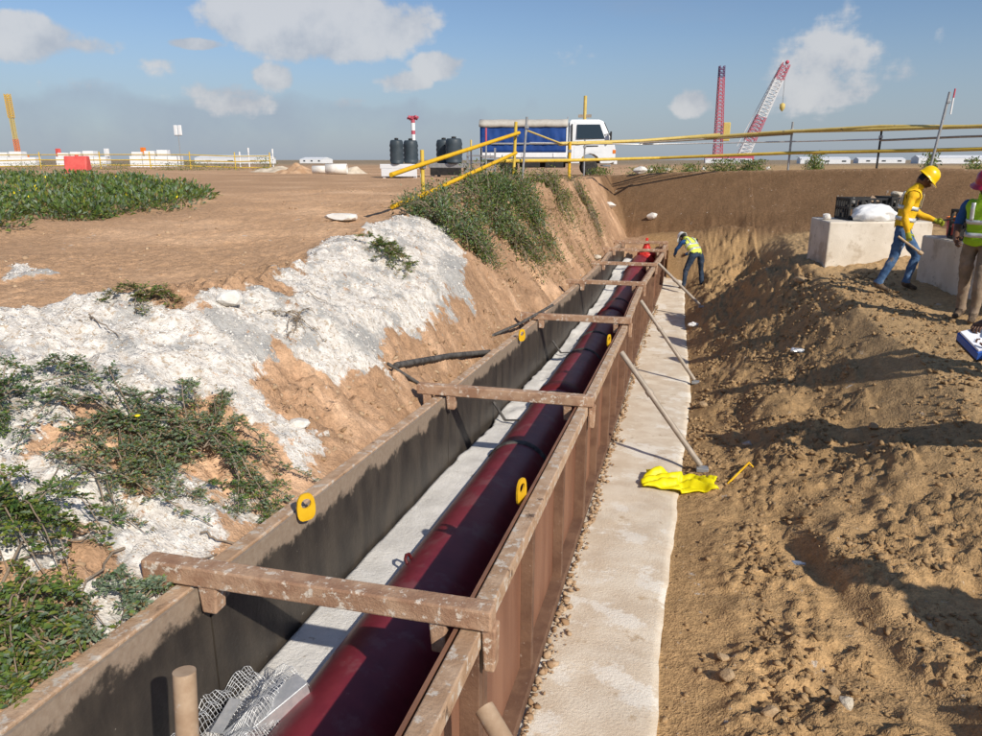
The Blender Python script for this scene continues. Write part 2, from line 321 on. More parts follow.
# ------------------------------------------------------------------ mesh helpers
ORG = {}
def tag(o, label=None, cat=None, group=None, kind=None):
    if label: o['label'] = label
    if cat: o['category'] = cat
    if group: o['group'] = group
    if kind: o['kind'] = kind
    return o
def thing(name, loc=(0, 0, 0), label=None, cat=None, group=None):
    o = bpy.data.objects.new(name, None); o.empty_display_size = .2; COL.objects.link(o); o.location = loc; ORG[o.name] = Vector(loc)
    return tag(o, label, cat, group)
class MB:
    def __init__(s): s.v = []; s.f = []; s.m = []; s.sm = []
    def add(s, vs, fs, mi=0, smooth=False):
        n = len(s.v); s.v += [tuple(float(c) for c in v) for v in vs]
        for f in fs: s.f.append(tuple(i + n for i in f)); s.m.append(mi); s.sm.append(smooth)
        return s
    def hexa(s, p, mi=0):   # 4 bottom (ccw), 4 top
        return s.add(p, [(3, 2, 1, 0), (4, 5, 6, 7), (0, 1, 5, 4), (1, 2, 6, 5), (2, 3, 7, 6), (3, 0, 4, 7)], mi)
    def box(s, x0, x1, y0, y1, z0, z1, mi=0):
        return s.hexa([(x0, y0, z0), (x1, y0, z0), (x1, y1, z0), (x0, y1, z0), (x0, y0, z1), (x1, y0, z1), (x1, y1, z1), (x0, y1, z1)], mi)
    def rbox(s, x0, x1, y0, y1, z0, z1, b=.02, mi=0):
        bm = bmesh.new(); bmesh.ops.create_cube(bm, size=1)
        for v in bm.verts: v.co = Vector((x0 + (v.co.x + .5) * (x1 - x0), y0 + (v.co.y + .5) * (y1 - y0), z0 + (v.co.z + .5) * (z1 - z0)))
        bmesh.ops.bevel(bm, geom=list(bm.edges), offset=b, segments=2, affect='EDGES', profile=.5)
        s.addbm(bm, mi); return s
    def addbm(s, bm, mi=0, smooth=False, mtx=None):
        bm.verts.index_update()
        s.add([(mtx @ v.co if mtx else v.co) for v in bm.verts], [tuple(v.index for v in f.verts) for f in bm.faces], mi, smooth); bm.free(); return s
    def obox(s, a, b, w, h, up=(0, 0, 1), mi=0, b_=0):   # bar from a to b, width w, height h centred
        a = Vector(a); b = Vector(b); d = (b - a).normalized(); sd_ = d.cross(Vector(up))
        if sd_.length < 1e-4: sd_ = d.cross(Vector((1, 0, 0)))
        sd_.normalize(); u = sd_.cross(d); o = []
        for e in (a, b):
            for i, j in ((-1, -1), (1, -1), (1, 1), (-1, 1)): o.append(e + sd_ * (i * w / 2) + u * (j * h / 2))
        return s.add(o, [(3, 2, 1, 0), (4, 5, 6, 7), (0, 1, 5, 4), (1, 2, 6, 5), (2, 3, 7, 6), (3, 0, 4, 7)], mi)
    def tube(s, pts, r, n=10, mi=0, cap=True, smooth=True):
        pts = [Vector(p) for p in pts]; L = len(pts); rs = r if hasattr(r, '__len__') else [r] * L
        t = (pts[1] - pts[0]).normalized(); u = t.cross(Vector((0, 0, 1)))
        if u.length < 1e-3: u = t.cross(Vector((1, 0, 0)))
        u.normalize(); vs = []
        for i in range(L):
            t = (pts[min(i + 1, L - 1)] - pts[max(i - 1, 0)]).normalized()
            u = (u - t * u.dot(t)).normalized(); w = t.cross(u)
            for k in range(n):
                a = 2 * math.pi * k / n; vs.append(pts[i] + (u * math.cos(a) + w * math.sin(a)) * rs[i])
        fs = [(i * n + k, i * n + (k + 1) % n, (i + 1) * n + (k + 1) % n, (i + 1) * n + k) for i in range(L - 1) for k in range(n)]
        s.add(vs, fs, mi, smooth)
        if cap: s.add(vs[:n], [tuple(range(n))[::-1]], mi); s.add(vs[-n:], [tuple(range(n))], mi)
        return s
    def lathe(s, prof, c=(0, 0, 0), axis='z', n=20, mi=0, smooth=True):
        vs = []
        for (r, h) in prof:
            for k in range(n):
                a = 2 * math.pi * k / n; p = (r * math.cos(a), r * math.sin(a), h)
                if axis == 'y': p = (p[0], h, p[1])
                if axis == 'x': p = (h, p[0], p[1])
                vs.append((p[0] + c[0], p[1] + c[1], p[2] + c[2]))
        L = len(prof)
        fs = [(i * n + k, i * n + (k + 1) % n, (i + 1) * n + (k + 1) % n, (i + 1) * n + k) for i in range(L - 1) for k in range(n)]
        if prof[0][0] > 1e-5: fs.append(tuple(range(n))[::-1])
        if prof[-1][0] > 1e-5: fs.append(tuple((L - 1) * n + k for k in range(n)))
        return s.add(vs, fs, mi, smooth)
    def build(s, name, m, parent=None, org=None, bevel=0):
        me = bpy.data.meshes.new(name); o_ = Vector((0, 0, 0))
        if parent is not None: o_ = ORG.get(parent.name, o_)
        elif org is not None: o_ = Vector(org)
        me.from_pydata([tuple(Vector(v) - o_) for v in s.v], [], s.f)
        for mm in (m if isinstance(m, (list, tuple)) else [m]): me.materials.append(MATS[mm])
        me.polygons.foreach_set('material_index', s.m); me.polygons.foreach_set('use_smooth', s.sm)
        me.validate(); me.update()
        o = bpy.data.objects.new(name, me); COL.objects.link(o)
        if parent is not None: o.parent = parent; ORG[o.name] = o_
        else: o.location = o_; ORG[o.name] = o_
        if bevel:
            md = o.modifiers.new('bevel', 'BEVEL'); md.width = bevel; md.segments = 2; md.limit_method = 'ANGLE'
        return o
def copy_tree(o, parent=None):
    c = o.copy(); COL.objects.link(c); c.parent = parent
    for ch in list(o.children): copy_tree(ch, c)
    return c
def rock_bm(r, seed, flat=.7, sub=2, jag=.05):
    bm = bmesh.new(); bmesh.ops.create_icosphere(bm, subdivisions=sub, radius=1); rr = random.Random(seed)
    pl = [(Vector((rr.gauss(0, 1), rr.gauss(0, 1), rr.gauss(0, 1))).normalized(), rr.uniform(.55, .9)) for _ in range(9)]
    for v in bm.verts:
        for n, d in pl:
            e = v.co.dot(n)
            if e > d: v.co -= n * (e - d)
        v.co *= 1 + rr.uniform(-jag, jag); v.co = Vector((v.co.x * r[0], v.co.y * r[1], v.co.z * r[2] * flat))
    return bm

# ================================================================== GROUND
def axis_pts(dense0, dense1, step, far0, far1, g):
    a = list(np.arange(dense0, dense1 + 1e-6, step)); s = step; v = dense1
    while v < far1: s *= g; v += s; a.append(v)
    s = step; v = dense0; pre = []
    while v > far0: s *= g; v -= s; pre.append(v)
    return np.array(pre[::-1] + a)
gx = axis_pts(-5.6, 4.2, .027, -3500, 3500, 1.055)
gy = [-3.0, -2, -1, 0, .5, .9]; yv = 1.2
while yv < 5000:
    gy.append(yv); yv += max(.022, .0062 * yv if yv < 45 else .05 * yv)
gy = np.array(gy); NX, NY = len(gx), len(gy)
GX, GY = np.meshgrid(gx, gy)
GZ, GS = base_h(GX, GY)
# plan masks from outlines traced on the photograph and dropped on the ground
def poly_sd(poly, x, y):
    inside = np.zeros(x.shape, bool); d2 = np.full(x.shape, 1e9); n = len(poly)
    for i in range(n):
        x0, y0 = poly[i][:2]; x1, y1 = poly[(i + 1) % n][:2]
        ex, ey = x1 - x0, y1 - y0; t = np.clip(((x - x0) * ex + (y - y0) * ey) / (ex * ex + ey * ey + 1e-12), 0, 1)
        d2 = np.minimum(d2, (x - x0 - t * ex) ** 2 + (y - y0 - t * ey) ** 2)
        c = ((y0 > y) != (y1 > y)) & (x < ex * (y - y0) / (ey + 1e-12) + x0); inside ^= c
    return np.where(inside, 1, -1) * np.sqrt(d2)
near = (GX > -9) & (GX < 7) & (GY > .5) & (GY < 30)
nx_, ny_ = GX[near], GY[near]
def mask(pxs, soft, amp, scale, seed):
    P = [hit(*p) for p in pxs]
    m = np.zeros(GX.shape); sdv = poly_sd(P, nx_, ny_) + amp * fbm(nx_ * scale, ny_ * scale, 5, seed)
    m[near] = sst(-soft, soft, sdv); return m
WH = np.maximum.reduce([
    mask([(-90, 335), (0, 318), (90, 308), (160, 326), (215, 312), (285, 335), (300, 372), (262, 420), (210, 392), (120, 418), (60, 445), (-90, 470)], .14, .38, 1.6, 3),
    mask([(210, 306), (262, 292), (338, 244), (395, 222), (438, 219), (462, 262), (476, 322), (430, 332), (400, 352), (392, 372), (330, 362), (285, 335)], .14, .34, 1.7, 9),
    mask([(60, 470), (140, 500), (250, 500), (262, 522), (205, 560), (160, 596), (95, 560), (30, 560), (-60, 520)], .13, .34, 2.0, 21),
    mask([(-60, 395), (60, 420), (70, 520), (20, 560), (-60, 560)], .13, .4, 2.0, 31),
    .8 * mask([(95, 590), (170, 585), (150, 640), (100, 660)], .08, .15, 2.5, 41),
    .75 * mask([(270, 410), (330, 440), (300, 470), (262, 450)], .06, .2, 2.5, 43),
    .8 * mask([(0, 272), (40, 270), (45, 280), (0, 284)], .1, .2, 2.0, 47)])
GREY = np.maximum.reduce([mask([(436, 258), (462, 262), (488, 338), (452, 334), (440, 300)], .12, .2, 2, 61), mask([(335, 335), (392, 345), (400, 372), (350, 366)], .1, .2, 2, 63), mask([(205, 318), (262, 336), (285, 372), (240, 362)], .12, .25, 2, 65), mask([(268, 300), (300, 288), (318, 312), (280, 318)], .1, .2, 2, 67)])
LEFT = (GX < (xl(GY) + .04)) & (GY < 24)
# relief
zdet = np.zeros(GX.shape)
x_, y_ = nx_, ny_
fade = sst(30, 16, y_)
rough_r = np.where(x_ > xs0(y_) - .1, 1, 0) * np.clip((x_ - xs0(y_) + .02) / .5, .12, 1)
s_ = GS[near]
onback = sst(2.5, 1.9, s_)
track = np.exp(-((x_ - 1.25 - .35 * np.sin(y_ * .7)) / .10) ** 2) * sst(6.5, 5.5, y_) * sst(2.2, 3, y_)
smoothr = sst(.55, .3, x_) * sst(7.5, 6, y_)
crumb = sst(.48, .70, billow(x_ * 1.6, y_ * 1.6, 3, 71))
dr = .055 * fbm(x_ * 1.3, y_ * 1.3, 3, 61) + .032 * (billow(x_ * 3.2, y_ * 3.2, 4, 71) - .55) + (.006 + .030 * crumb) * clodf(x_ * 9, y_ * 9, 81) + (.007 + .014 * crumb) * clodf(x_ * 21, y_ * 21, 85)
dr += .03 * fbm(x_ * 5, y_ * 5, 3, 91)
dr = dr + sst(11, 15, y_) * (.16 * (billow(x_ * 1.7, y_ * 1.7, 4, 301) - .5) + .07 * clodf(x_ * 3.6, y_ * 3.6, 303) + .05 * clodf(x_ * 7.5, y_ * 7.5, 305))
dr = dr * rough_r * (1 - .75 * onback) * (1 - .8 * track) * (1 - .6 * smoothr) * np.where((x_ > 2.1) & (y_ > 6), .55, 1.25) - .05 * track + .02 * np.exp(-((x_ - 1.45 - .35 * np.sin(y_ * .7)) / .08) ** 2) * sst(6.5, 5.5, y_)
wz = WH[near]
topl = np.clip((-(x_) - 3.4) / .5, 0, 1)
dl = .06 * fbm(x_ * 1.1, y_ * 1.1, 4, 101) + (1 - .6 * topl) * (.06 * fbm(x_ * 3.5, y_ * 3.5, 4, 111) + .03 * (billow(x_ * 7, y_ * 7, 3, 115) - .5)) + .018 * (billow(x_ * 12, y_ * 12, 3, 121) - .5)
dl = dl + wz * (.04 + .05 * (billow(x_ * 6, y_ * 6, 4, 131) - .5) + .038 * (billow(x_ * 17, y_ * 17, 3, 135) - .5))
kbank = np.clip((x_ + 4.0) / .5, 0, 1); cb_ = sst(.35, .65, billow(x_ * 1.9, y_ * 1.9, 3, 73))
dl = dl + kbank * (1 - wz) * ((.02 + .07 * cb_) * clodf(x_ * 6.5, y_ * 6.5, 87) + .03 * clodf(x_ * 17, y_ * 17, 89) - .02 + .05 * fbm(x_ * 2.2, y_ * 5, 3, 97)) + wz * .025 * clodf(x_ * 13, y_ * 13, 93) + (1 - kbank) * .012 * cb_ * clodf(x_ * 8, y_ * 8, 95)
dl *= np.clip((xl(y_) - x_) / .35, .1, 1)
# gullies on the far steep left bank
dl += np.where(y_ > 10.5, .17 * fbm(x_ * 1.6, y_ * 3.4, 4, 141) * np.clip((x_ + 4) / .6, 0, 1), 0)
zdet[near] = np.where(x_ < xl(y_) + .04, dl, dr) * fade
far_n = .25 * fbm(GX * .03, GY * .03, 4, 151) + .06 * fbm(GX * .4, GY * .4, 3, 161)
GZ = GZ + zdet + np.where(near, 0, far_n * sst(14, 40, np.hypot(GX, GY)) * np.where(np.hypot(GX, GY) > 100, .5, 1))
# crack below the back slope, cut step
tline = (GX - CA[0]) * CT[0] + (GY - CA[1]) * CT[1]
crack = np.exp(-((GS - 2.35 - .35 * np.sin(tline * .55 + .4) - .18 * fbm(GX * 1.5, GY * 1.5, 3, 171)) / .16) ** 2) * sst(-1.5, .5, tline) * sst(8.5, 6.5, tline)
GZ = GZ - .30 * crack * (GX > -2.3)
tr = in_trench(GX, GY)
GZ = np.where(tr, zs(GY) - .22, GZ)
# colours
C = np.zeros((NY, NX, 3))
n_a = fbm(GX * .9, GY * .9, 4, 201)[..., None]; n_b = fbm(GX * .22, GY * .22, 4, 211)[..., None]; n_c = fbm(GX * 4, GY * 4, 3, 221)[..., None]
lg = np.array([.50, .31, .18]) * (1 + .14 * n_a + .2 * n_b) + np.clip(n_a + .4 * n_b, 0, 1) * np.array([.12, .10, .075])
bank = np.array([.40, .245, .145]) * (1 + .2 * n_a + .2 * n_c) + np.clip(1.3 * n_c + .5 * n_a, 0, 1) * np.array([.16, .12, .085])
rs_ = np.array([.44, .28, .135]) * (1 + .16 * n_a + .16 * n_b + .12 * n_c)
X2c = np.interp(GY, [0, 4, 5.2, 7.6, 11, 14, 18, 26], [-4.0, -3.9, -3.3, -3.6, -3.7, -3.2, -2.85, -2.6])
kb = sst(-.25, .15, GX - X2c + .2 * n_a[..., 0])[..., None] * (GY < 24)[..., None]
lf = lg * (1 - kb) + bank * kb
mid_ = (xl(GY) + xr(GY)) / 2
C = np.where((GX < mid_)[..., None], lf, rs_)
terr = (sst(1.7, 2.6, GX) * sst(5, 8, GY))[..., None]
C = np.where((GX >= mid_)[..., None], C * (1 - terr) + np.array([.46, .305, .155]) * (1 + .12 * n_a + .1 * n_c) * terr, C)
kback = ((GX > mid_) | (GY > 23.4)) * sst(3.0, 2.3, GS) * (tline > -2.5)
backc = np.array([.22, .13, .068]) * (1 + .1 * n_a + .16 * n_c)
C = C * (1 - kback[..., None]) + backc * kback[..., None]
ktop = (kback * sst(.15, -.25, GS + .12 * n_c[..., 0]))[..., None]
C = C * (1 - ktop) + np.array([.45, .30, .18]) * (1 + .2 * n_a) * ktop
farm = sst(60, 200, np.hypot(GX, GY))[..., None]
C = C * (1 - farm) + np.array([.28, .22, .15]) * (1 + .3 * n_b) * farm
# damp churned soil close to the slab
dampm = ((GX > xs0(GY)) & (GX < 2.6) & (GY < 12))[..., None] * np.clip(.35 + .8 * fbm(GX * 1.1, GY * 1.1, 4, 231), 0, 1)[..., None] * .22
C = C * (1 - dampm) + C * .6 * dampm
C = np.clip(C, .01, .9)
me = bpy.data.meshes.new('ground')
V = np.stack([GX, GY, GZ], -1).reshape(-1, 3)
ii = np.arange(NX * NY).reshape(NY, NX)
Q = np.stack([ii[:-1, :-1], ii[:-1, 1:], ii[1:, 1:], ii[1:, :-1]], -1).reshape(-1, 4)
me.vertices.add(len(V)); me.vertices.foreach_set('co', V.ravel())
me.loops.add(len(Q) * 4); me.loops.foreach_set('vertex_index', Q.ravel().astype(np.int32))
me.polygons.add(len(Q)); me.polygons.foreach_set('loop_start', np.arange(0, len(Q) * 4, 4, dtype=np.int32)); me.polygons.foreach_set('loop_total', np.full(len(Q), 4, np.int32))
me.update(); me.validate()
me.polygons.foreach_set('use_smooth', np.ones(len(Q), bool))
ca = me.color_attributes.new('soil', 'FLOAT_COLOR', 'POINT')
ca.data.foreach_set('color', np.concatenate([C.reshape(-1, 3), np.ones((NX * NY, 1))], 1).ravel())
wa = me.attributes.new('lime', 'FLOAT', 'POINT'); wa.data.foreach_set('value', (WH * LEFT).ravel())
ga = me.attributes.new('cement', 'FLOAT', 'POINT'); ga.data.foreach_set('value', (GREY * LEFT).ravel())
gm = bpy.data.materials.new('soil'); gm.use_nodes = True; nt = gm.node_tree; nt.nodes.clear()
o = N(nt, 'ShaderNodeOutputMaterial'); b = N(nt, 'ShaderNodeBsdfPrincipled', Roughness=.95); b.inputs['Specular IOR Level'].default_value = .12; nt.links.new(b.outputs[0], o.inputs[0])
a1 = N(nt, 'ShaderNodeAttribute', attribute_name='soil'); a2 = N(nt, 'ShaderNodeAttribute', attribute_name='lime'); geo = N(nt, 'ShaderNodeNewGeometry')
def noise(nt, sc, det=6., ro=.6):
    n = N(nt, 'ShaderNodeTexNoise', Scale=sc, Detail=det, Roughness=ro); nt.links.new(geo.outputs['Position'], n.inputs['Vector']); return n.outputs[0]
f1 = noise(nt, 16, 3, .7); f2 = noise(nt, 70, 1, .65); f3 = noise(nt, 3.2, 3, .65); f4 = noise(nt, 26, 3, .72)
def scl(nt, colr, fac):
    n = N(nt, 'ShaderNodeVectorMath', operation='SCALE'); nt.links.new(colr, n.inputs[0]); nt.links.new(fac, n.inputs['Scale']); return n.outputs[0]
var = M(nt, 'MULTIPLY', M(nt, 'ADD', M(nt, 'MULTIPLY', f1, 1.1), .45), M(nt, 'ADD', M(nt, 'MULTIPLY', f2, .8), .6))
soil = scl(nt, a1.outputs['Color'], var)
soil = MIX(nt, RAMP(nt, f4, .66, .72), soil, (.55, .44, .32))
wcol = MIX(nt, RAMP(nt, f1, .3, .7), (.55, .50, .44), (.79, .75, .69))
wcol = MIX(nt, M(nt, 'MULTIPLY', RAMP(nt, f3, .50, .64), .8), wcol, (.33, .33, .32))
wcol = MIX(nt, M(nt, 'MULTIPLY', RAMP(nt, f4, .54, .64), .8), wcol, (.40, .30, .20))
a3 = N(nt, 'ShaderNodeAttribute', attribute_name='cement')
wcol = MIX(nt, M(nt, 'MULTIPLY', RAMP(nt, M(nt, 'ADD', a3.outputs['Fac'], M(nt, 'ADD', M(nt, 'MULTIPLY', M(nt, 'SUBTRACT', f4, .5), 2.0), M(nt, 'MULTIPLY', M(nt, 'SUBTRACT', f1, .5), 1.6))), .45, .95), .75), wcol, (.34, .335, .32))
wm = RAMP(nt, M(nt, 'ADD', a2.outputs['Fac'], M(nt, 'ADD', M(nt, 'MULTIPLY', M(nt, 'SUBTRACT', f4, .5), 1.3), M(nt, 'MULTIPLY', M(nt, 'SUBTRACT', noise(nt, 6.0, 2, .6), .54), 2.0))), .36, .56)
nt.links.new(MIX(nt, wm, soil, wcol), b.inputs['Base Color'])
bp = N(nt, 'ShaderNodeBump', Strength=.75, Distance=.02)
nt.links.new(M(nt, 'ADD', M(nt, 'MULTIPLY', f2, .5), M(nt, 'ADD', f1, M(nt, 'MULTIPLY', f4, .6))), bp.inputs['Height']); nt.links.new(bp.outputs[0], b.inputs['Normal'])
me.materials.append(gm)
ground = bpy.data.objects.new('ground', me); COL.objects.link(ground); tag(ground, 'brown construction site earth with lime covered bank and dug slopes', 'ground', kind='structure')
# exact surface lookup (bilinear on the finished grid)
def surf(x, y):
    i = int(np.clip(np.searchsorted(gx, x) - 1, 0, NX - 2)); j = int(np.clip(np.searchsorted(gy, y) - 1, 0, NY - 2))
    u = (x - gx[i]) / (gx[i + 1] - gx[i]); v = (y - gy[j]) / (gy[j + 1] - gy[j])
    return float((GZ[j, i] * (1 - u) + GZ[j, i + 1] * u) * (1 - v) + (GZ[j + 1, i] * (1 - u) + GZ[j + 1, i + 1] * u) * v)
def surfv(x, y):
    i = np.clip(np.searchsorted(gx, x) - 1, 0, NX - 2); j = np.clip(np.searchsorted(gy, y) - 1, 0, NY - 2)
    u = (x - gx[i]) / (gx[i + 1] - gx[i]); v = (y - gy[j]) / (gy[j + 1] - gy[j])
    return (GZ[j, i] * (1 - u) + GZ[j, i + 1] * u) * (1 - v) + (GZ[j + 1, i] * (1 - u) + GZ[j + 1, i + 1] * u) * v
def gp(px, py, dz=0.):
    p = hit(px, py); return Vector((p[0], p[1], surf(p[0], p[1]) + dz))

# ================================================================== SLAB, BEDDING
sl = MB(); ysl = np.concatenate([np.arange(-.5, 10, .05), np.arange(10, TR_END, .12)]); rows = []
cols_u = np.linspace(0, 1, 40)
U_, Y_ = np.meshgrid(cols_u, ysl); XA, XB = xl(Y_) + .02, xs(Y_)
X_ = XA + (XB - XA) * U_; Z_ = zs(Y_) + .008 * fbm(X_ * 4, Y_ * 4, 3, 5) - .018 * U_ ** 30
SK = np.stack([XB[:, -1] + .006 + .012 * fbm(ysl * 7., ysl * 0 + .5, 2, 8), ysl, zs(ysl) - .14], -1)
vs = np.concatenate([np.stack([X_, Y_, Z_], -1), SK[:, None, :]], 1).reshape(-1, 3).tolist()
n = len(cols_u) + 1
sl.add(vs, [(i * n + k, i * n + k + 1, (i + 1) * n + k + 1, (i + 1) * n + k) for i in range(len(ysl) - 1) for k in range(n - 1)], 0, True)
tag(sl.build('concrete_slab', 'slab'), 'rough pale concrete slab running under the formwork', 'slab', kind='structure')
PIPE_R = .295
def px_(Y): return float((xl(Y) + .1 + xr(Y) - .11) / 2 + .0)
def pz_(Y): return float(zs(Y)) - .03 + PIPE_R
bd = MB(); us = np.linspace(0, 1, 22)
U_, Y_ = np.meshgrid(us, ysl)
A0 = xl(Y_) + .100; A1_ = (xl(Y_) + .1 + xr(Y_) - .11) / 2 + .0 - PIPE_R * .6
X_ = A0 + (A1_ - A0) * U_
farw = sst(6.2, 7.5, Y_)
lvl = .405 + .010 * fbm(X_ * 5, Y_ * 5, 4, 35) + farw * (.05 * fbm(X_ * 3, Y_ * 2.2, 4, 37) - .03)
edge = sst(0, .05, U_ - sst(4.6, 6.5, Y_) * .10 * np.clip(fbm(Y_ * 1.7, Y_ * 0 + 3, 4, 39) + .0, 0, 1) * 2.0)
Z_ = zs(Y_) + .012 + lvl * (.25 + .75 * edge)
vs = np.stack([X_, Y_, Z_], -1).reshape(-1, 3).tolist()
n = len(us)
bd.add(vs, [(i * n + k, i * n + k + 1, (i + 1) * n + k + 1, (i + 1) * n + k) for i in range(len(ysl) - 1) for k in range(n - 1)], 0, True)
tag(bd.build('sand_bedding', 'bedding'), 'white sand bedding heaped between the red pipe and the formwork', 'sand', kind='stuff')

# ================================================================== FORMWORK
JY = [.2, 2.35, 5.7, 7.75, 9.9, 11.6, 13.5, 15.3, 17.0, 18.6, 20.1, 21.6, 23.0]
def lug(mb, x, y, z, th=.012, w=.055, h=.15, ang=0.):
    # yellow lifting plate with a round hole, standing in the YZ plane
    n = 20; outer = []; inner = []
    for k in range(n):
        a = 2 * math.pi * k / n; ca_, sa_ = math.cos(a), math.sin(a)
        outer.append((w * math.copysign(abs(ca_) ** .6, ca_) * (1 - .22 * max(0, sa_)), (h / 2) * math.copysign(abs(sa_) ** .65, sa_))); inner.append((.027 * ca_, .027 * sa_ + .02))
    vs = []
    for sx in (-th / 2, th / 2):
        for p in outer + inner: vs.append((x + sx * math.cos(ang) - p[0] * math.sin(ang), y + sx * math.sin(ang) + p[0] * math.cos(ang), z + p[1]))
    fs = []
    for k in range(n):
        k2 = (k + 1) % n
        fs += [(k, k2, n + k2, n + k), (2 * n + k, 3 * n + k, 3 * n + k2, 2 * n + k2), (k, 2 * n + k, 2 * n + k2, k2), (n + k, n + k2, 3 * n + k2, 3 * n + k)]
    mb.add(vs, fs)
right_lab = ['rusty formwork panel at the open end of the right row, beside the brown prop', 'brown steel formwork panel between the first and second cross beams, slab side', 'brown formwork panel just past the second cross beam, slab side', 'brown formwork panel where the longest grey prop leans', 'brown formwork panel after the third cross beam, slab side', 'brown formwork panel behind the middle grey prop, slab side']
left_lab = ['rusty formwork panel with sunlit rim below the green plants, bank side', 'rusty formwork panel with a yellow lug, between first and second cross beams', 'cement splashed formwork panel just past the second cross beam, bank side', 'formwork panel where the black pole rests on its rim', 'formwork panel beside the black hose end, bank side', 'formwork panel under the steep earth bank']
for side in (0, 1):
    for i in range(len(JY) - 1):
        ya, yb = JY[i] + .006, JY[i + 1] - .006
        lab = (left_lab if side == 0 else right_lab)
        L = lab[i] if i < len(lab) else 'far brown formwork panel %s, on the %s side' % (['just past the fourth cross beam', 'just before the fifth cross beam', 'just past the fifth cross beam', 'just before the sixth cross beam', 'just past the sixth cross beam', 'ending the row by the red valve'][i - 6], 'bank' if side == 0 else 'slab')
        X = xl if side == 0 else xr; sg = 1 if side == 0 else -1      # sg points into the trench
        dzj = random.uniform(-.012, .012); 
        base = Vector((float(X((ya + yb) / 2)), (ya + yb) / 2, float(zs((ya + yb) / 2))))
        t = thing('formwork_panel', base, L, 'formwork', 'steel formwork panels along the trench')
        # levels sampled at both ends
        def bx(y0, y1, o0, o1, za, zb):     # offsets outward->inward, heights as functions
            p = []
            xa0, xa1 = float(X(y0)) + sg * o0, float(X(y0)) + sg * o1; xb0, xb1 = float(X(y1)) + sg * o0, float(X(y1)) + sg * o1
            for zf in (za, zb):
                q = [(xa0, y0, zf(y0)), (xa1, y0, zf(y0)), (xb1, y1, zf(y1)), (xb0, y1, zf(y1))]
                p += q if sg > 0 else [q[1], q[0], q[3], q[2]]
            return p
        ztf = lambda y: float(zt(y)) + dzj; zsf = lambda y: float(zs(y)) + .012
        W_ = .105
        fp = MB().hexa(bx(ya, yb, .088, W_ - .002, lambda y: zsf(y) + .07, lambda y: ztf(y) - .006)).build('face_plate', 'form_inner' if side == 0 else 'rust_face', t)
        at_ = fp.data.attributes.new('rise', 'FLOAT', 'POINT'); at_.data.foreach_set('value', [0.] * 4 + [1.] * 4)
        MB().hexa(bx(ya, yb, 0, .078, lambda y: ztf(y) - .08, ztf)).build('top_channel', 'rust_top', t, bevel=.006)
        MB().hexa(bx(ya, yb, .004, W_ - .002, zsf, lambda y: zsf(y) + .075)).build('bottom_channel', 'rust_rib', t, bevel=.005)
        nr = max(2, int(round((yb - ya) / 1.1)) + 1)
        for k in range(nr):
            yc = ya + .03 + (yb - ya - .06) * k / (nr - 1)
            MB().hexa(bx(yc - .028, yc + .028, .008 if k in (0, nr - 1) else .024, .09, lambda y: zsf(y) + .06, lambda y: ztf(y) - .06)).build('rib', 'rust_rib', t, bevel=.004)
        lugs = {(0, 1): (3.12, .05), (1, 1): (3.62, .045), (0, 3): (8.6, .05), (1, 3): (8.6, .04)}
        if (side, i) in lugs:
            ly, up = lugs[(side, i)]
            m = MB(); lug(m, float(X(ly)) + sg * (W_ + (.045 if side == 0 else .02)), ly, ztf(ly) + up - .02, h=.15, w=.05, ang=rad(-38) if side == 0 else rad(-17))
            m.build('lifting_lug', 'yellow_paint', t)
# cross beams
beam_lab = ['brown square cross beam nearest the wire mesh, splashed with cement', 'brown cross beam beside the yellow lugs, just before the black pole', 'brown cross beam over the pipe by the black hose end']
for i, yb in enumerate([2.31, 5.66, 9.93, 13.5, 16.9, 19.9, 21.9]):
    z0 = float(zt(yb)) + .014; xa, xb = float(xl(yb)) - .14, float(xr(yb)) + .045; b2 = .085 if i < 3 else .075
    tilt = random.uniform(-.012, .012)
    t = thing('cross_beam', (xa, yb, z0), beam_lab[i] if i < 3 else 'thin brown cross beam in the far run of the trench', 'beam', 'steel cross beams over the trench')
    MB().hexa([(xa, yb - b2 / 2, z0), (xb, yb - b2 / 2 + tilt, z0), (xb, yb + b2 / 2 + tilt, z0), (xa, yb + b2 / 2, z0), (xa, yb - b2 / 2, z0 + b2), (xb, yb - b2 / 2 + tilt, z0 + b2), (xb, yb + b2 / 2 + tilt, z0 + b2), (xa, yb + b2 / 2, z0 + b2)]).build('bar', 'beam', t, bevel=.008)
    for (c, dn, w) in ((float(xl(yb)) - .055, .17, .075), (float(xl(yb)) + .155, .12, .085), (float(xr(yb)) - .165, .13, .07), (float(xr(yb)) + .032, .18, .055)):
        m = MB(); h2 = b2 / 2 - .006
        m.hexa([(c - w * .38, yb - h2, z0 - dn), (c + w * .38, yb - h2, z0 - dn), (c + w * .38, yb + h2, z0 - dn), (c - w * .38, yb + h2, z0 - dn),
                (c - w / 2, yb - h2, z0 + .004), (c + w / 2, yb - h2, z0 + .004), (c + w / 2, yb + h2, z0 + .004), (c - w / 2, yb + h2, z0 + .004)]).build('lug', 'beam', t, bevel=.008)
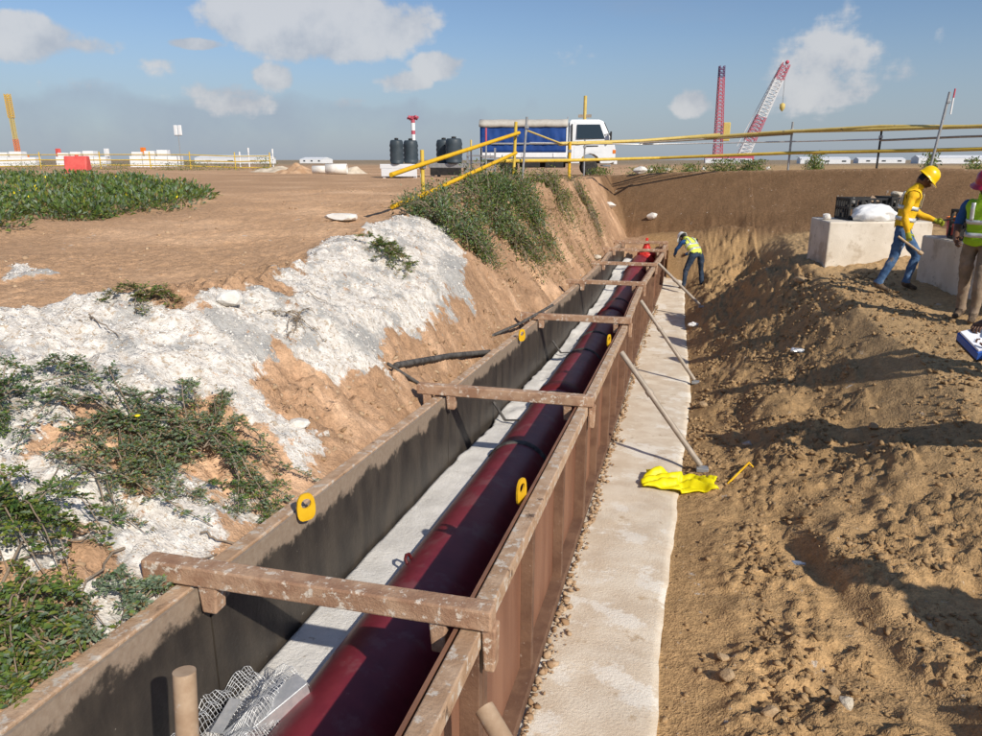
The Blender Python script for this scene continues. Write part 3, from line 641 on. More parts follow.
# props on the slab side
def prop(a, b, r, m, label):
    t = thing('prop', b, label, 'prop', 'props bracing the formwork')
    a = Vector(a); b = Vector(b); d = (b - a).normalized()
    MB().tube([a, b - d * .03], r, 14).build('tube', m, t)
    MB().tube([a + d * .5, a + d * .56], r * 1.35, 14).build('collar', m, t)
    f = MB(); f.rbox(b.x - .06, b.x + .06, b.y - .05, b.y + .05, b.z - .03, b.z + .012, .006).build('foot_plate', 'grey_steel', t)
def slz(y): return float(zs(y))
prop((-.50, 7.85, .0), (.41, 7.35, surf(.41, 7.35) + .03), .03, 'strut', 'long grey steel prop with its foot beside the yellow sheet')
prop((-.48, 11.65, -.12), (.42, 11.2, surf(.42, 11.2) + .03), .03, 'strut', 'middle grey steel prop leaning on the formwork')
prop((-.36, 17.05, -.24), (.62, 16.7, surf(.62, 16.7) + .03), .032, 'strut', 'far grey steel prop leaning near the bent worker')
prop((-.515, 1.98, .26), (.02, 1.55, surf(.02, 1.55)+.02 if False else -.1), .034, 'strut_brown', 'thick brown prop against the open end of the formwork')
p = aty(190, 672, 1.62); q = (p[0] + .02, 1.45, slz(1.45) + .04)
t = thing('stub_post', q, 'short pale brown wooden post standing inside the formwork', 'post')
MB().tube([q, (p[0] - .02, 1.62, p[2])], [.036, .034], 16).build('shaft', 'strut_brown', t)
# loose bars across the bedding
for y, lab in ((7.2, 'thin dark tie bar on white sand before the third cross beam'), (10.9, 'thin dark tie bar on white sand beyond the third cross beam')):
    z = slz(y) + .42; m = MB(); m.obox((float(xl(y)) + .11, y + .12, z + .16), (float(xl(y)) + .26, y + .02, z), .03, .012).obox((float(xl(y)) + .26, y + .02, z), (px_(y) - PIPE_R * .8, y, z + .02), .03, .012)
    tag(m.build('tie_bar', 'hose', org=(px_(y) - .5, y, z)), lab, 'bar', 'tie bars beside the pipe')

# ================================================================== PIPE
t = thing('sewer_pipe', (px_(1), 1, slz(1)), 'long dark red pipe lying inside the formwork trench', 'pipe')
ys = np.arange(.3, 22.4, .25)
MB().tube([(px_(y), y, pz_(y)) for y in ys], PIPE_R, 40).build('barrel', 'pipe_red', t)
for y in (8.35, 14.4, 20.0):
    MB().tube([(px_(v), v, pz_(v)) for v in (y - .16, y - .14, y + .12, y + .16)], [PIPE_R + .004, PIPE_R + .028, PIPE_R + .028, PIPE_R + .004], 40).build('socket', 'pipe_collar', t)
for y in (6.05, 8.0, 10.6, 12.0, 15.5, 17.8):
    MB().tube([(px_(v), v, pz_(v)) for v in (y - .045, y - .03, y + .03, y + .045)], [PIPE_R + .002, PIPE_R + .014, PIPE_R + .014, PIPE_R + .002], 40).build('strap', 'strap', t)
m = MB(); yl = 3.75; a = rad(128)
for ds in (0,):
    c = Vector((px_(yl) + math.cos(a) * PIPE_R, yl, pz_(yl) + math.sin(a) * PIPE_R))
    m.tube([c + Vector((-.0, -.035, -.01)), c + Vector((-.015, -.03, .025)), c + Vector((-.02, 0, .034)), c + Vector((-.015, .03, .025)), c + Vector((-.0, .035, -.01))], .010, 10)
m.build('lifting_ring', 'pipe_collar', t)  # pipe-coloured ring, its shade put in with the darker collar red
# red valve at the end of the trench
vy = 22.3; vx = px_(22.3) + .12; vz = pz_(22.3)
t = thing('gate_valve', (vx, vy, vz - .3), 'bright red gate valve at the far end of the pipe', 'valve')
MB().lathe([(.3, -.12), (.3, -.06), (.17, -.05), (.17, .35), (.3, .36), (.3, .42)], (vx, vy - .2, vz), 'y', 24).build('flanged_body', 'red_paint', t)
MB().lathe([(.15, 0), (.15, .22), (.27, .22), (.27, .29), (.24, .33), (.15, .40), (.09, .54), (.075, .60), (.10, .61), (.10, .65), (.04, .67), (.04, .76), (0, .76)], (vx, vy, vz), 'z', 22).build('bonnet', 'red_paint', t)
for k in range(8):
    a = k * math.pi / 4; MB().lathe([(.022, 0), (.022, .05), (0, .05)], (vx + .24 * math.cos(a), vy + .24 * math.sin(a), vz + .29), 'z', 6).build('bolt', 'red_paint', t)

# ================================================================== BLOCKS AND THINGS ON THEM
def block(pts, z0, h, label):
    c = sum((Vector((p[0], p[1], 0)) for p in pts), Vector()) / len(pts); c.z = z0
    m = MB(); m.hexa([(p[0], p[1], z0) for p in pts] + [(p[0] + .0, p[1], z0 + h) for p in pts])
    return tag(m.build('concrete_block', 'concrete_block', org=c, bevel=.025), label, 'block', 'concrete blocks on the right')
# left block: end face towards the trench, long face towards the camera
BZ = .34
b1 = [aty(826, 254, 13.6), aty(826, 254, 13.6) + RX]; a0 = np.array(b1[0][:2]); a1v = np.array(b1[1][:2])
dv = (a1v - a0) / np.linalg.norm(a1v - a0); pv = np.array([-dv[1], dv[0]])
a0 = a0; a1v = a0 + dv * 1.75
q0 = np.array(aty(808, 245, 14.7)[:2]); q1 = a1v + pv * .95
block([a0, a1v, q1, q0], .10, .90, 'pale concrete block with a white sack on top, behind the worker in yellow')
TOP1 = .34 + .66
r0 = np.array(aty(918, 262, 12.4)[:2]); r1 = np.array(aty(1010, 285, 10.2)[:2]); dv2 = (r1 - r0) / np.linalg.norm(r1 - r0); pv2 = np.array([-dv2[1], dv2[0]])
r1 = r0 + dv2 * 2.6
block([r0, r1, r1 + pv2 * 1.0, r0 + pv2 * 1.0], .04, .88, 'pale concrete block carrying black crates and an orange bucket')
TOP2 = .22 + .70
def crate(c, lx, ly, h, rz, label, full=True):
    t = thing('crate', (0, 0, 0), label, 'crate', 'dark wire crates on the concrete blocks')
    n = 7; w = .018
    for s_ in (-1, 1):
        m = MB()
        for k in range(n): x = -lx / 2 + lx * k / (n - 1); m.box(x - w, x + w, s_ * ly / 2 - .012, s_ * ly / 2 + .012, .02, h)
        for z in (0, h * .5, h - .03): m.box(-lx / 2 - w, lx / 2 + w, s_ * ly / 2 - .016, s_ * ly / 2 + .016, z, z + .035)
        m.build('side_grille', 'black', t)
        m = MB()
        for k in range(n): y = -ly / 2 + ly * k / (n - 1); m.box(s_ * lx / 2 - .012, s_ * lx / 2 + .012, y - w, y + w, .02, h)
        for z in (0, h * .5, h - .03): m.box(s_ * lx / 2 - .017, s_ * lx / 2 + .017, -ly / 2, ly / 2, z, z + .035)
        m.build('end_grille', 'black', t)
    MB().box(-lx / 2, lx / 2, -ly / 2, ly / 2, -.004, .02).build('floor', 'black', t)
    if full:
        for k in range(9):
            bm = rock_bm((random.uniform(.06, .1),) * 3, random.randint(0, 999), .9, 1)
            MB().addbm(bm, 0, False, Matrix.Translation((random.uniform(-lx * .36, lx * .36), random.uniform(-ly * .34, ly * .34), h * (.55 + .4 * (k / 9))))).build('fitting', ['rock_grey', 'rubber', 'strut_brown'][k % 3], t)
    t.location = c; t.rotation_euler.z = rz; return t
ang1 = math.atan2(dv[1], dv[0]); ang2 = math.atan2(dv2[1], dv2[0])
def on1(u, v): p = a0 + dv * u + pv * v; return (p[0], p[1], TOP1 + .006)
def on2(u, v): p = r0 + dv2 * u + pv2 * v; return (p[0], p[1], TOP2 + .006)
crate(on1(.78, .60), .62, .5, .36, ang1, 'dark wire crate of fittings behind the white sack')
crate(on1(1.38, .55), .5, .5, .38, ang1 + .05, 'dark wire crate with pale top pieces beside the white sack')
crate(on2(.85, .42), .8, .55, .40, ang2, 'long black crate standing beside the orange bucket')
crate(on2(1.85, .5), .7, .55, .38, ang2, 'black crate on the concrete block behind the red helmet')
# sack
m = MB(); bm = bmesh.new(); bmesh.ops.create_icosphere(bm, subdivisions=4, radius=1)
for v in bm.verts:
    c = v.co; nz = float(fbm(np.array([c.x * 2.2 + 3]), np.array([c.y * 2.2 + c.z * 1.7]), 4, 77)[0])
    c = c * (1 + .22 * nz); v.co = Vector((c.x * .36, c.y * .24, max(-.01, (c.z + .55) * .17)))
px = on1(.82, .22); m.addbm(bm, 0, True, Matrix.Translation(px) @ Matrix.Rotation(ang1, 4, 'Z'))
tag(m.build('sack', 'bag', org=px), 'crumpled white sack lying on the concrete block', 'sack')
px = on1(.16, .5); tag(MB().addbm(rock_bm((.09, .08, .1), 5), 0, False, Matrix.Translation((px[0], px[1], px[2] + .05))).build('stone', 'rock_white', org=px), 'round pale stone on the corner of the concrete block', 'stone')
px = on1(1.3, .45); tag(MB().addbm(rock_bm((.11, .09, .09), 8), 0, False, Matrix.Translation((px[0], px[1], px[2] + .43))).build('stone', 'rock', org=(px[0], px[1], px[2] + .38)), 'tan stone lying on top of a wire crate', 'stone')
# bucket
px = Vector(on2(.25, .35)); t = thing('bucket', px, 'orange rimmed dark red bucket on the concrete block', 'bucket')
MB().lathe([(.12, 0), (.15, .26), (.14, .26), (.11, .02), (0, .02)], px, 'z', 20).build('shell', 'barrier_red', t)
MB().lathe([(.15, .24), (.165, .25), (.165, .28), (.14, .28), (.14, .24)], px, 'z', 20).build('rim', 'orange', t)
MB().tube([px + Vector((.155 * math.cos(a), .02 * math.sin(a) , .26 - .14 * math.sin(a))) for a in np.linspace(0, math.pi, 12)], .005, 6).build('bail', 'grey_steel', t)

# ================================================================== PEOPLE
def person(loc, heading, label, J, look, shirt, trousers, vest=None, helmet=None, glove=None, bare_arm=False, face_tilt=0., face_turn=0., group=None, grip=(.8, .8)):
    """J: joints in the figure's own frame (x right, y forward, z up, feet on z=0)."""
    root = thing('person', (0, 0, 0), label, 'person', group)
    names = ['pelvis', 'waist', 'chest', 'neck', 'headb']
    V_ = []; R_ = []; E_ = []; ix = {}
    def add(n, p, rx, ry=None):
        ix[n] = len(V_); V_.append(Vector(p)); R_.append((rx, ry or rx)); return ix[n]
    P = {k: Vector(v) for k, v in J.items()}
    add('pelvis', P['pelvis'], .155, .115); add('waist', P['pelvis'].lerp(P['chest'], .45), .145, .108)
    add('chest', P['chest'], .165, .12); add('neckb', P['chest'].lerp(P['neck'], .72), .10, .09); add('neck', P['neck'], .058); add('headb', P['neck'].lerp(P['head'], .55), .055)
    E_ += [(0, 1), (1, 2), (2, 3), (3, 4), (4, 5)]
    bones = [('torso', P['pelvis'], P['chest']), ('torso', P['chest'], P['neck'].lerp(P['chest'], .25)), ('neck', P['neck'].lerp(P['chest'], .1), P['head'])]
    for s_ in 'lr':
        hp, kn, an, to = (P[k + s_] for k in ('hip_', 'knee_', 'ankle_', 'toe_'))
        add('hip' + s_, hp, .098); add('thm' + s_, hp.lerp(kn, .5), .088); add('knee' + s_, kn, .068); add('calf' + s_, kn.lerp(an, .4), .066); add('cuff' + s_, kn.lerp(an, .85), .058); add('ankle' + s_, an, .05)
        add('heel' + s_, an + (an - to).normalized() * .05 + Vector((0, 0, -.035)), .04); add('ball' + s_, an.lerp(to, .6) + Vector((0, 0, -.012)), .047, .038); add('toe' + s_, to, .038, .028)
        E_ += [(0, ix['hip' + s_])] + [(ix[a + s_], ix[b_ + s_]) for a, b_ in (('hip', 'thm'), ('thm', 'knee'), ('knee', 'calf'), ('calf', 'cuff'), ('cuff', 'ankle'), ('ankle', 'heel'), ('ankle', 'ball'), ('ball', 'toe'))]
        bones += [('leg', hp, kn), ('leg', kn, kn.lerp(an, .9)), ('foot', an + Vector((0, 0, -.01)), to)]
        sh, el, wr = (P[k + s_] for k in ('shoulder_', 'elbow_', 'wrist_'))
        add('sh' + s_, sh, .072); add('bi' + s_, sh.lerp(el, .5), .06); add('el' + s_, el, .05); add('fa' + s_, el.lerp(wr, .35), .049); add('wr' + s_, wr, .034); 
        pd = (P['hand_' + s_] - wr).normalized(); add('pm' + s_, wr + pd * .06, .042, .026); add('pe' + s_, wr + pd * .095, .04, .022)
        E_ += [(ix['chest'], ix['sh' + s_])] + [(ix[a + s_], ix[b_ + s_]) for a, b_ in (('sh', 'bi'), ('bi', 'el'), ('el', 'fa'), ('fa', 'wr'), ('wr', 'pm'), ('pm', 'pe'))]
        bones += [('arm', sh, el), ('fore', el, wr - pd * .01), ('hand', wr + pd * .015, wr + pd * .1)]
    def skin(V_, R_, E_, lev):
        me = bpy.data.meshes.new('tmp'); me.from_pydata(V_, E_, []); ob = bpy.data.objects.new('tmp', me); COL.objects.link(ob)
        md = ob.modifiers.new('s', 'SKIN'); md.use_smooth_shade = True; md.branch_smoothing = .4
        for i, r in enumerate(R_): me.skin_vertices[0].data[i].radius = r; me.skin_vertices[0].data[i].use_root = (i == 0)
        sb = ob.modifiers.new('d', 'SUBSURF'); sb.levels = lev; sb.render_levels = lev
        dg = bpy.context.evaluated_depsgraph_get(); ev = ob.evaluated_get(dg).to_mesh()
        vs = [v.co.copy() for v in ev.vertices]; fs = [tuple(p.vertices) for p in ev.polygons]
        ob.evaluated_get(dg).to_mesh_clear(); bpy.data.objects.remove(ob); bpy.data.meshes.remove(me); return vs, fs
    vs, fs = skin(V_, R_, E_, 2)
    mats = ['skin', shirt, trousers, 'boot', glove or 'skin', 'hair', 'eye']
    def nearest(c):
        best = None
        for k, a, b_ in bones:
            ab = b_ - a; t_ = max(0, min(1, (c - a).dot(ab) / ab.length_squared)); d = (c - a - ab * t_).length
            if k == 'torso': d -= .07
            if best is None or d < best[0]: best = (d, k, t_)
        return best
    # cloth folds: small displacement of everything but hands and feet
    nrm = [Vector() for _ in vs]
    for f in fs:
        n_ = (vs[f[1]] - vs[f[0]]).cross(vs[f[2]] - vs[f[0]])
        for i in f: nrm[i] += n_
    va = np.array(vs); fold = fbm(va[:, 0] * 9 + va[:, 1] * 7, va[:, 2] * 16 + va[:, 1] * 5, 3, 77)
    for i in range(len(vs)):
        k_ = nearest(vs[i])[1]
        if k_ in ('leg', 'torso', 'arm', 'fore') and nrm[i].length > 0: vs[i] = vs[i] + nrm[i].normalized() * (.016 if k_ == 'leg' else .011) * float(fold[i])
    body = MB(); tmat = {'torso': 1, 'arm': 1, 'fore': 0 if bare_arm else 1, 'hand': 4, 'leg': 2, 'foot': 3, 'neck': 0}
    body.add(vs, []); vestf = []
    pel = P['pelvis']; ax = (P['chest'] - pel).normalized(); fwd_z = (P['chest'] - pel).length
    for f in fs:
        c = sum((vs[i] for i in f), Vector()) / len(f); d, k, t_ = nearest(c); h_ = (c - pel).dot(ax)
        mi = tmat[k]
        if k == 'torso' and h_ < .03: mi = 2
        body.f.append(f); body.m.append(mi); body.sm.append(True)
        if vest and k == 'torso' and h_ > -.02: vestf.append(f)
    # head
    hc = P['head']; hm = Matrix.Translation(hc) @ Matrix.Rotation(face_turn, 4, 'Z') @ Matrix.Rotation(face_tilt, 4, 'X')
    bm = bmesh.new(); bmesh.ops.create_uvsphere(bm, u_segments=24, v_segments=18, radius=1)
    for v in bm.verts:
        x, y, z = v.co; w = 1 - .28 * max(0, -z) ** 1.5
        X, Y, Z = x * .075 * w, y * .097 * (1 - .12 * max(0, -z)), z * .118
        if y > 0: Y += .012 * max(0, -z) * (1 - abs(x)) + .024 * math.exp(-(x / .2) ** 2 - ((z + .12) / .2) ** 2) - .006 * math.exp(-((abs(x) - .38) / .16) ** 2 - ((z - .08) / .12) ** 2) + .006 * math.exp(-(x / .3) ** 2 - ((z + .5) / .1) ** 2)
        v.co = Vector((X, Y, Z))
    bm.faces.ensure_lookup_table(); bm.verts.index_update()
    hv = [hm @ v.co for v in bm.verts]; n0 = len(body.v); body.add(hv, [])
    for f in bm.faces:
        c = sum((v.co for v in f.verts), Vector()) / len(f.verts)
        body.f.append(tuple(v.index + n0 for v in f.verts)); body.m.append(5 if (c.z > .045 and c.y < .075) or (c.y < -.03 and c.z > -.045) else 0); body.sm.append(True)
    bm.free()
    for s_ in (-1, 1):
        body.lathe([(0, -.012), (.011, -.006), (.012, .004), (0, .010)], hm @ Vector((s_ * .030, .083, .012)), 'y', 10, 6)
        body.tube([hm @ Vector((s_ * .072, -.008, -.025)), hm @ Vector((s_ * .083, -.016, .0)), hm @ Vector((s_ * .080, -.012, .028))], [.009, .014, .008], 8, 0)
    body.tube([hm @ Vector((-.022, .094, -.058)), hm @ Vector((0, .101, -.056)), hm @ Vector((.022, .094, -.058))], [.003, .006, .003], 6, 5)
    # fingers: four, unequal, curled, and a thumb off the side of the palm
    for si, s_ in enumerate('lr'):
        wr = P['wrist_' + s_]; pd = (P['hand_' + s_] - wr).normalized(); sgn = -1 if s_ == 'l' else 1
        pn = P.get('palm_' + s_, Vector((-sgn, 0, 0))); pn = (pn - pd * pn.dot(pd)).normalized(); sd2 = pd.cross(pn).normalized(); cu = grip[si]
        mi = 4
        for k, (off, ln) in enumerate(((-.030, .064), (-.010, .075), (.011, .070), (.030, .055))):
            b0 = wr + pd * .088 + sd2 * off; pts = [b0]; dirv = pd.copy(); rr_ = [.0095]
            for j, fr in enumerate((.45, .32, .23)):
                a = cu * (.55 + .35 * j); dirv = (pd * math.cos(a * (j + 1) * .62) + pn * math.sin(a * (j + 1) * .62)).normalized()
                pts.append(pts[-1] + dirv * ln * fr * 1.15); rr_.append(.0088 - .001 * j)
            body.tube(pts, rr_, 7, mi)
        th_s = 1 if (sd2.dot(Vector((0, 1, 0))) + .3 * sd2.z) > 0 else -1
        b0 = wr + pd * .035 + sd2 * (.03 * th_s)
        body.tube([b0, b0 + (pd * .5 + sd2 * th_s * .7 + pn * .3).normalized() * .035, b0 + (pd * .75 + sd2 * th_s * .45 + pn * .55).normalized() * .068], [.012, .0105, .008], 7, mi)
    bo = body.build('body', mats, root)
    if vest:
        used = sorted({i for f in vestf for i in f}); mp = {i: k for k, i in enumerate(used)}
        nor = {i: Vector() for i in used}
        for f in vestf:
            n_ = (vs[f[1]] - vs[f[0]]).cross(vs[f[2]] - vs[f[0]]).normalized()
            for i in f: nor[i] += n_
        vv = [vs[i] + nor[i].normalized() * .017 for i in used]
        vb = MB(); vb.add(vv, [tuple(mp[i] for i in f) for f in vestf], 0, True); vo = vb.build('safety_vest', vest, root)
        sm = vo.modifiers.new('sub', 'SUBSURF'); sm.levels = sm.render_levels = 2; sm.subdivision_type = 'SIMPLE'
        sd_ = vo.modifiers.new('th', 'SOLIDIFY'); sd_.thickness = .006
        # reflective bands as real strips lying on the vest
        rows_ = []
        for hb in (.06, .22):
            rows_.append(('z', hb))
        upx = Vector((1, 0, 0)); fy = ax.cross(upx).normalized()
        for hb in (.10, .25):
            m = MB(); ring = []
            for k in range(28):
                a = 2 * math.pi * k / 28; d0 = upx * math.cos(a) + fy * math.sin(a); best = []
                for dh in (-.026, .026):
                    tgt = pel + ax * (hb + dh); r_ = 0
                    for v in vv:
                        w = v - tgt
                        if abs(w.dot(ax)) < .05:
                            pr = w - ax * w.dot(ax); l_ = pr.length
                            if l_ > 1e-4 and pr.dot(d0) / l_ > .95: r_ = max(r_, pr.dot(d0))
                    best.append(tgt + d0 * (max(r_, .1) + .004))
                ring.append(best)
            m.add([p for b_ in ring for p in b_], [(2 * k, 2 * ((k + 1) % 28), 2 * ((k + 1) % 28) + 1, 2 * k + 1) for k in range(28)], 0, True)
            so_ = m.build('reflective_band', 'galv_cloth', root); md = so_.modifiers.new('th', 'SOLIDIFY'); md.thickness = .004
        for s_ in (-1, 1):
            for sid in (-1, 1):
                m = MB(); pts = []
                for hh in np.linspace(.27, fwd_z + .12, 8):
                    tgt = pel + ax * hh + upx * (s_ * .085); r_ = 0
                    for v in vv:
                        w = v - tgt
                        if abs(w.dot(ax)) < .05 and abs(w.dot(upx)) < .05: r_ = max(r_, w.dot(fy) * sid)
                    if r_ > .02: pts.append(tgt + fy * (sid * (r_ + .008)))
                if len(pts) > 2:
                    m.add([p + upx * e for p in pts for e in (-.022, .022)], [(2 * k, 2 * k + 1, 2 * k + 3, 2 * k + 2) for k in range(len(pts) - 1)], 0, True)
                    so_ = m.build('reflective_strap', 'galv_cloth', root); md = so_.modifiers.new('th', 'SOLIDIFY'); md.thickness = .004
    if helmet:
        m = MB(); prof = [(.135, .0), (.128, .006), (.122, .03), (.116, .07), (.098, .112), (.068, .14), (.03, .153), (0, .156)]
        n = 28; hv = []; 
        for (r, h) in prof:
            for k in range(n):
                a = 2 * math.pi * k / n; ca_, sa_ = math.cos(a), math.sin(a)
                rr_ = r * (1.0 if h > .004 else (1.32 if sa_ > .2 else 1.04)); rx_, ry_ = rr_ * .9, rr_ * 1.08
                ridge = .008 * math.exp(-(ca_ / .18) ** 2) if h > .05 else 0
                hv.append(hm @ Vector((rx_ * ca_, ry_ * sa_ - .004, h + .038 + ridge - (.010 if (h < .004 and sa_ > .2) else 0))))
        L_ = len(prof); m.add(hv, [(i * n + k, i * n + (k + 1) % n, (i + 1) * n + (k + 1) % n, (i + 1) * n + k) for i in range(L_ - 1) for k in range(n)], 0, True)
        ho = m.build('helmet', helmet, root); md = ho.modifiers.new('th', 'SOLIDIFY'); md.thickness = .004
        m = MB(); m.tube([hm @ Vector((s2 * .078, .02, .03 - .0)) if e == 0 else hm @ Vector((0, .075, -.118)) for s2, e in ((-1, 0), (0, 1), (1, 0))], .004, 6); m.build('chin_strap', 'white_dull', ho)
    root.location = loc; root.rotation_euler.z = heading
    return root
mat('galv_cloth', (.6, .62, .6), (.72, .72, .68), 20, .35, .3)
def fig(**kw):
    J = dict(pelvis=(0, 0, .95), chest=(0, .02, 1.30), neck=(0, .03, 1.48), head=(0, .06, 1.62),
             hip_l=(-.095, 0, .90), knee_l=(-.10, .02, .49), ankle_l=(-.10, -.02, .09), toe_l=(-.12, .15, .035),
             hip_r=(.095, 0, .90), knee_r=(.10, .02, .49), ankle_r=(.10, -.02, .09), toe_r=(.12, .15, .035),
             shoulder_l=(-.19, 0, 1.40), elbow_l=(-.25, -.03, 1.12), wrist_l=(-.23, .10, .90), hand_l=(-.22, .14, .80),
             shoulder_r=(.19, 0, 1.40), elbow_r=(.25, -.03, 1.12), wrist_r=(.23, .10, .90), hand_r=(.22, .14, .80))
    J.update(kw); return J
def facing(dx, dy): return math.atan2(dy, dx) - math.pi / 2      # heading so that local +y looks along (dx, dy)
# worker in yellow, mid stride to the right with bent head
W1 = np.array(aty(893, 285, 11.6)); W1[2] = surf(W1[0], W1[1])
h1 = facing(RX[0] * .93 - FW[0] * .36, RX[1] * .93 - FW[1] * .36)
person((W1[0], W1[1], W1[2] - .005), h1, 'worker in yellow jacket, jeans and yellow helmet looking down mid stride',
       fig(pelvis=(0, .02, .93), chest=(0, .07, 1.27), neck=(0, .12, 1.44), head=(0, .20, 1.555), hip_l=(-.095, .03, .88), knee_l=(-.10, .26, .52), ankle_l=(-.10, .16, .11), toe_l=(-.11, .33, .045),
           hip_r=(.095, .0, .88), knee_r=(.10, -.05, .48), ankle_r=(.10, -.22, .11), toe_r=(.11, -.05, .035),
           shoulder_r=(.19, .06, 1.37), elbow_r=(.26, -.02, 1.10), wrist_r=(.25, .05, .86), hand_r=(.245, .08, .76), palm_r=(-1, .2, 0),
           shoulder_l=(-.19, .08, 1.37), elbow_l=(-.24, .20, 1.10), wrist_l=(-.18, .42, 1.0), hand_l=(-.16, .52, .97), palm_l=(1, 0, -.4)),
       0, 'shirt_yellow', 'jeans', 'vest_yellow', 'helmet_yellow', 'glove_green', face_tilt=-.75, grip=(1.2, 1.2))
w1m = Matrix.Translation(Vector(W1)) @ Matrix.Rotation(h1, 4, 'Z')
m = MB(); a = w1m @ Vector((.245, -.06, .80)); b = w1m @ Vector((.22, .22, .60))
tag(m.tube([a, a.lerp(b, .5), b], [.015, .017, .016], 8).tube([b, b + (b - a).normalized() * .06], [.03, .028], 8).build('mallet', 'wood', org=b), 'short pale wooden mallet in the hand of the worker in jeans', 'tool')
m = MB(); a = w1m @ Vector((-.17, .40, .965)); b = w1m @ Vector((-.16, 1.0, 1.13))
tag(m.tube([a, a.lerp(b, .6), b], .014, 8).tube([a.lerp(b, .6), b], [.016, .03], 8).build('pry_bar', 'rubber', org=a), 'dark pry bar pointing out from the jacketed worker', 'tool')
# worker with dark red helmet at the right edge
W2 = np.array(aty(969, 303, 10.0)); W2[2] = surf(W2[0], W2[1])
h2 = facing(-.55, -.8)
person((W2[0], W2[1], W2[2]), h2, 'worker in lime green vest, khaki trousers and dark red helmet',
       fig(head=(0, .12, 1.60), neck=(0, .07, 1.47), chest=(0, .05, 1.30), knee_r=(.1, -.02, .49), ankle_r=(.1, -.10, .09), toe_r=(.12, .07, .035), knee_l=(-.1, .12, .5), ankle_l=(-.1, .10, .09), toe_l=(-.12, .27, .035),
           elbow_r=(.26, .0, 1.13), wrist_r=(.2, .2, .98), hand_r=(.16, .28, .95), palm_r=(-1, 0, -.3)),
       0, 'shirt_blue', 'khaki', 'vest_lime', 'helmet_red', face_tilt=-.4, bare_arm=True)
# bent worker by the slab, back to the camera
W3 = np.array(aty(692, 277, 19.6)); W3[2] = surf(W3[0], W3[1])
person((W3[0], W3[1], W3[2]), facing(-.62, .78), 'bent worker in pale lime vest and navy clothes beside the far formwork',
       fig(pelvis=(0, -.14, .93), chest=(0, .16, 1.17), neck=(0, .33, 1.24), head=(0, .45, 1.25), hip_l=(-.11, -.12, .89), knee_l=(-.22, .0, .49), ankle_l=(-.26, -.02, .09), toe_l=(-.30, .14, .035),
           hip_r=(.11, -.14, .89), knee_r=(.22, -.06, .48), ankle_r=(.24, -.12, .09), toe_r=(.28, .04, .035),
           shoulder_l=(-.19, .23, 1.20), elbow_l=(-.27, .36, .98), wrist_l=(-.16, .55, .84), hand_l=(-.12, .62, .78), palm_l=(1, 0, 0),
           shoulder_r=(.19, .23, 1.20), elbow_r=(.30, .30, .95), wrist_r=(.18, .52, .82), hand_r=(.14, .6, .77), palm_r=(-1, 0, 0)),
       0, 'shirt_blue', 'navy', 'vest_pale', 'helmet_white', face_tilt=-1.15)
# person with a clipboard, only the board and a forearm reach the picture
CB_ = Vector(aty(980, 340, 6.6))
PX = CB_ + Vector((.60, -.06, 0)); pzz = surf(PX.x, PX.y); hb = CB_.z - pzz
h4 = facing(-1, .12)
person((PX.x, PX.y, pzz), h4, 'person squatting on the spoil with a blue binder on the knees',
       fig(pelvis=(0, -.06, .34), chest=(0, .15, .70), neck=(0, .25, .88), head=(0, .33, 1.0), hip_l=(-.1, -.04, .32), hip_r=(.1, -.04, .32), knee_l=(-.19, .38, .50), knee_r=(.19, .38, .50), ankle_l=(-.15, .08, .09), ankle_r=(.15, .08, .09), toe_l=(-.17, .26, .035), toe_r=(.17, .26, .035),
           shoulder_l=(-.19, .18, .80), shoulder_r=(.19, .18, .80), elbow_l=(-.29, .36, .60), elbow_r=(.29, .38, .62), wrist_l=(-.14, .52, hb - .02), hand_l=(-.06, .60, hb - .03), palm_l=(0, .2, 1), wrist_r=(.12, .56, hb + .13), hand_r=(.03, .64, hb + .09), palm_r=(0, 0, -1)),
       0, 'shirt_white', 'navy', 'vest_lime', 'helmet_white', bare_arm=True, face_tilt=-.5, group='people on the spoil')
t = thing('binder', CB_, 'thick blue binder with white sheets held out over the spoil', 'binder')
Rm = Matrix.Rotation(rad(14), 3, 'Z') @ Matrix.Rotation(rad(-14), 3, 'Y') @ Matrix.Rotation(rad(24), 3, 'X')
def cbx(x0, x1, y0, y1, z0, z1, nm, mt):
    m = MB(); P8 = [(x0, y0, z0), (x1, y0, z0), (x1, y1, z0), (x0, y1, z0), (x0, y0, z1), (x1, y0, z1), (x1, y1, z1), (x0, y1, z1)]
    m.hexa([CB_ + Rm @ Vector(p) for p in P8]).build(nm, mt, t, bevel=.003)
cbx(-.10, .17, -.14, .14, -.07, 0, 'cover', 'plastic_blue'); cbx(-.09, .155, -.125, .125, .002, .022, 'paper', 'paper'); cbx(-.10, .17, -.14, .14, -.095, -.072, 'spine', 'black')
pb = Vector((3.75, 7.6, 0)); pb.z = surf(pb.x, pb.y)
person(pb, facing(-.9, .3), 'person in white shirt standing on the spoil behind the squatting one', fig(), 0, 'shirt_white', 'navy', 'vest_lime', 'helmet_white', group='people on the spoil')
# a colleague standing beside the camera, outside the picture; the shadow falls on the spoil
pb = Vector((3.55, 3.0, 0)); pb.z = surf(pb.x, pb.y)
person(pb, facing(-.9, .5), 'person in blue shirt standing on the spoil outside the trench', fig(), 0, 'shirt_blue', 'khaki', 'vest_lime', 'helmet_yellow', group='people on the spoil')

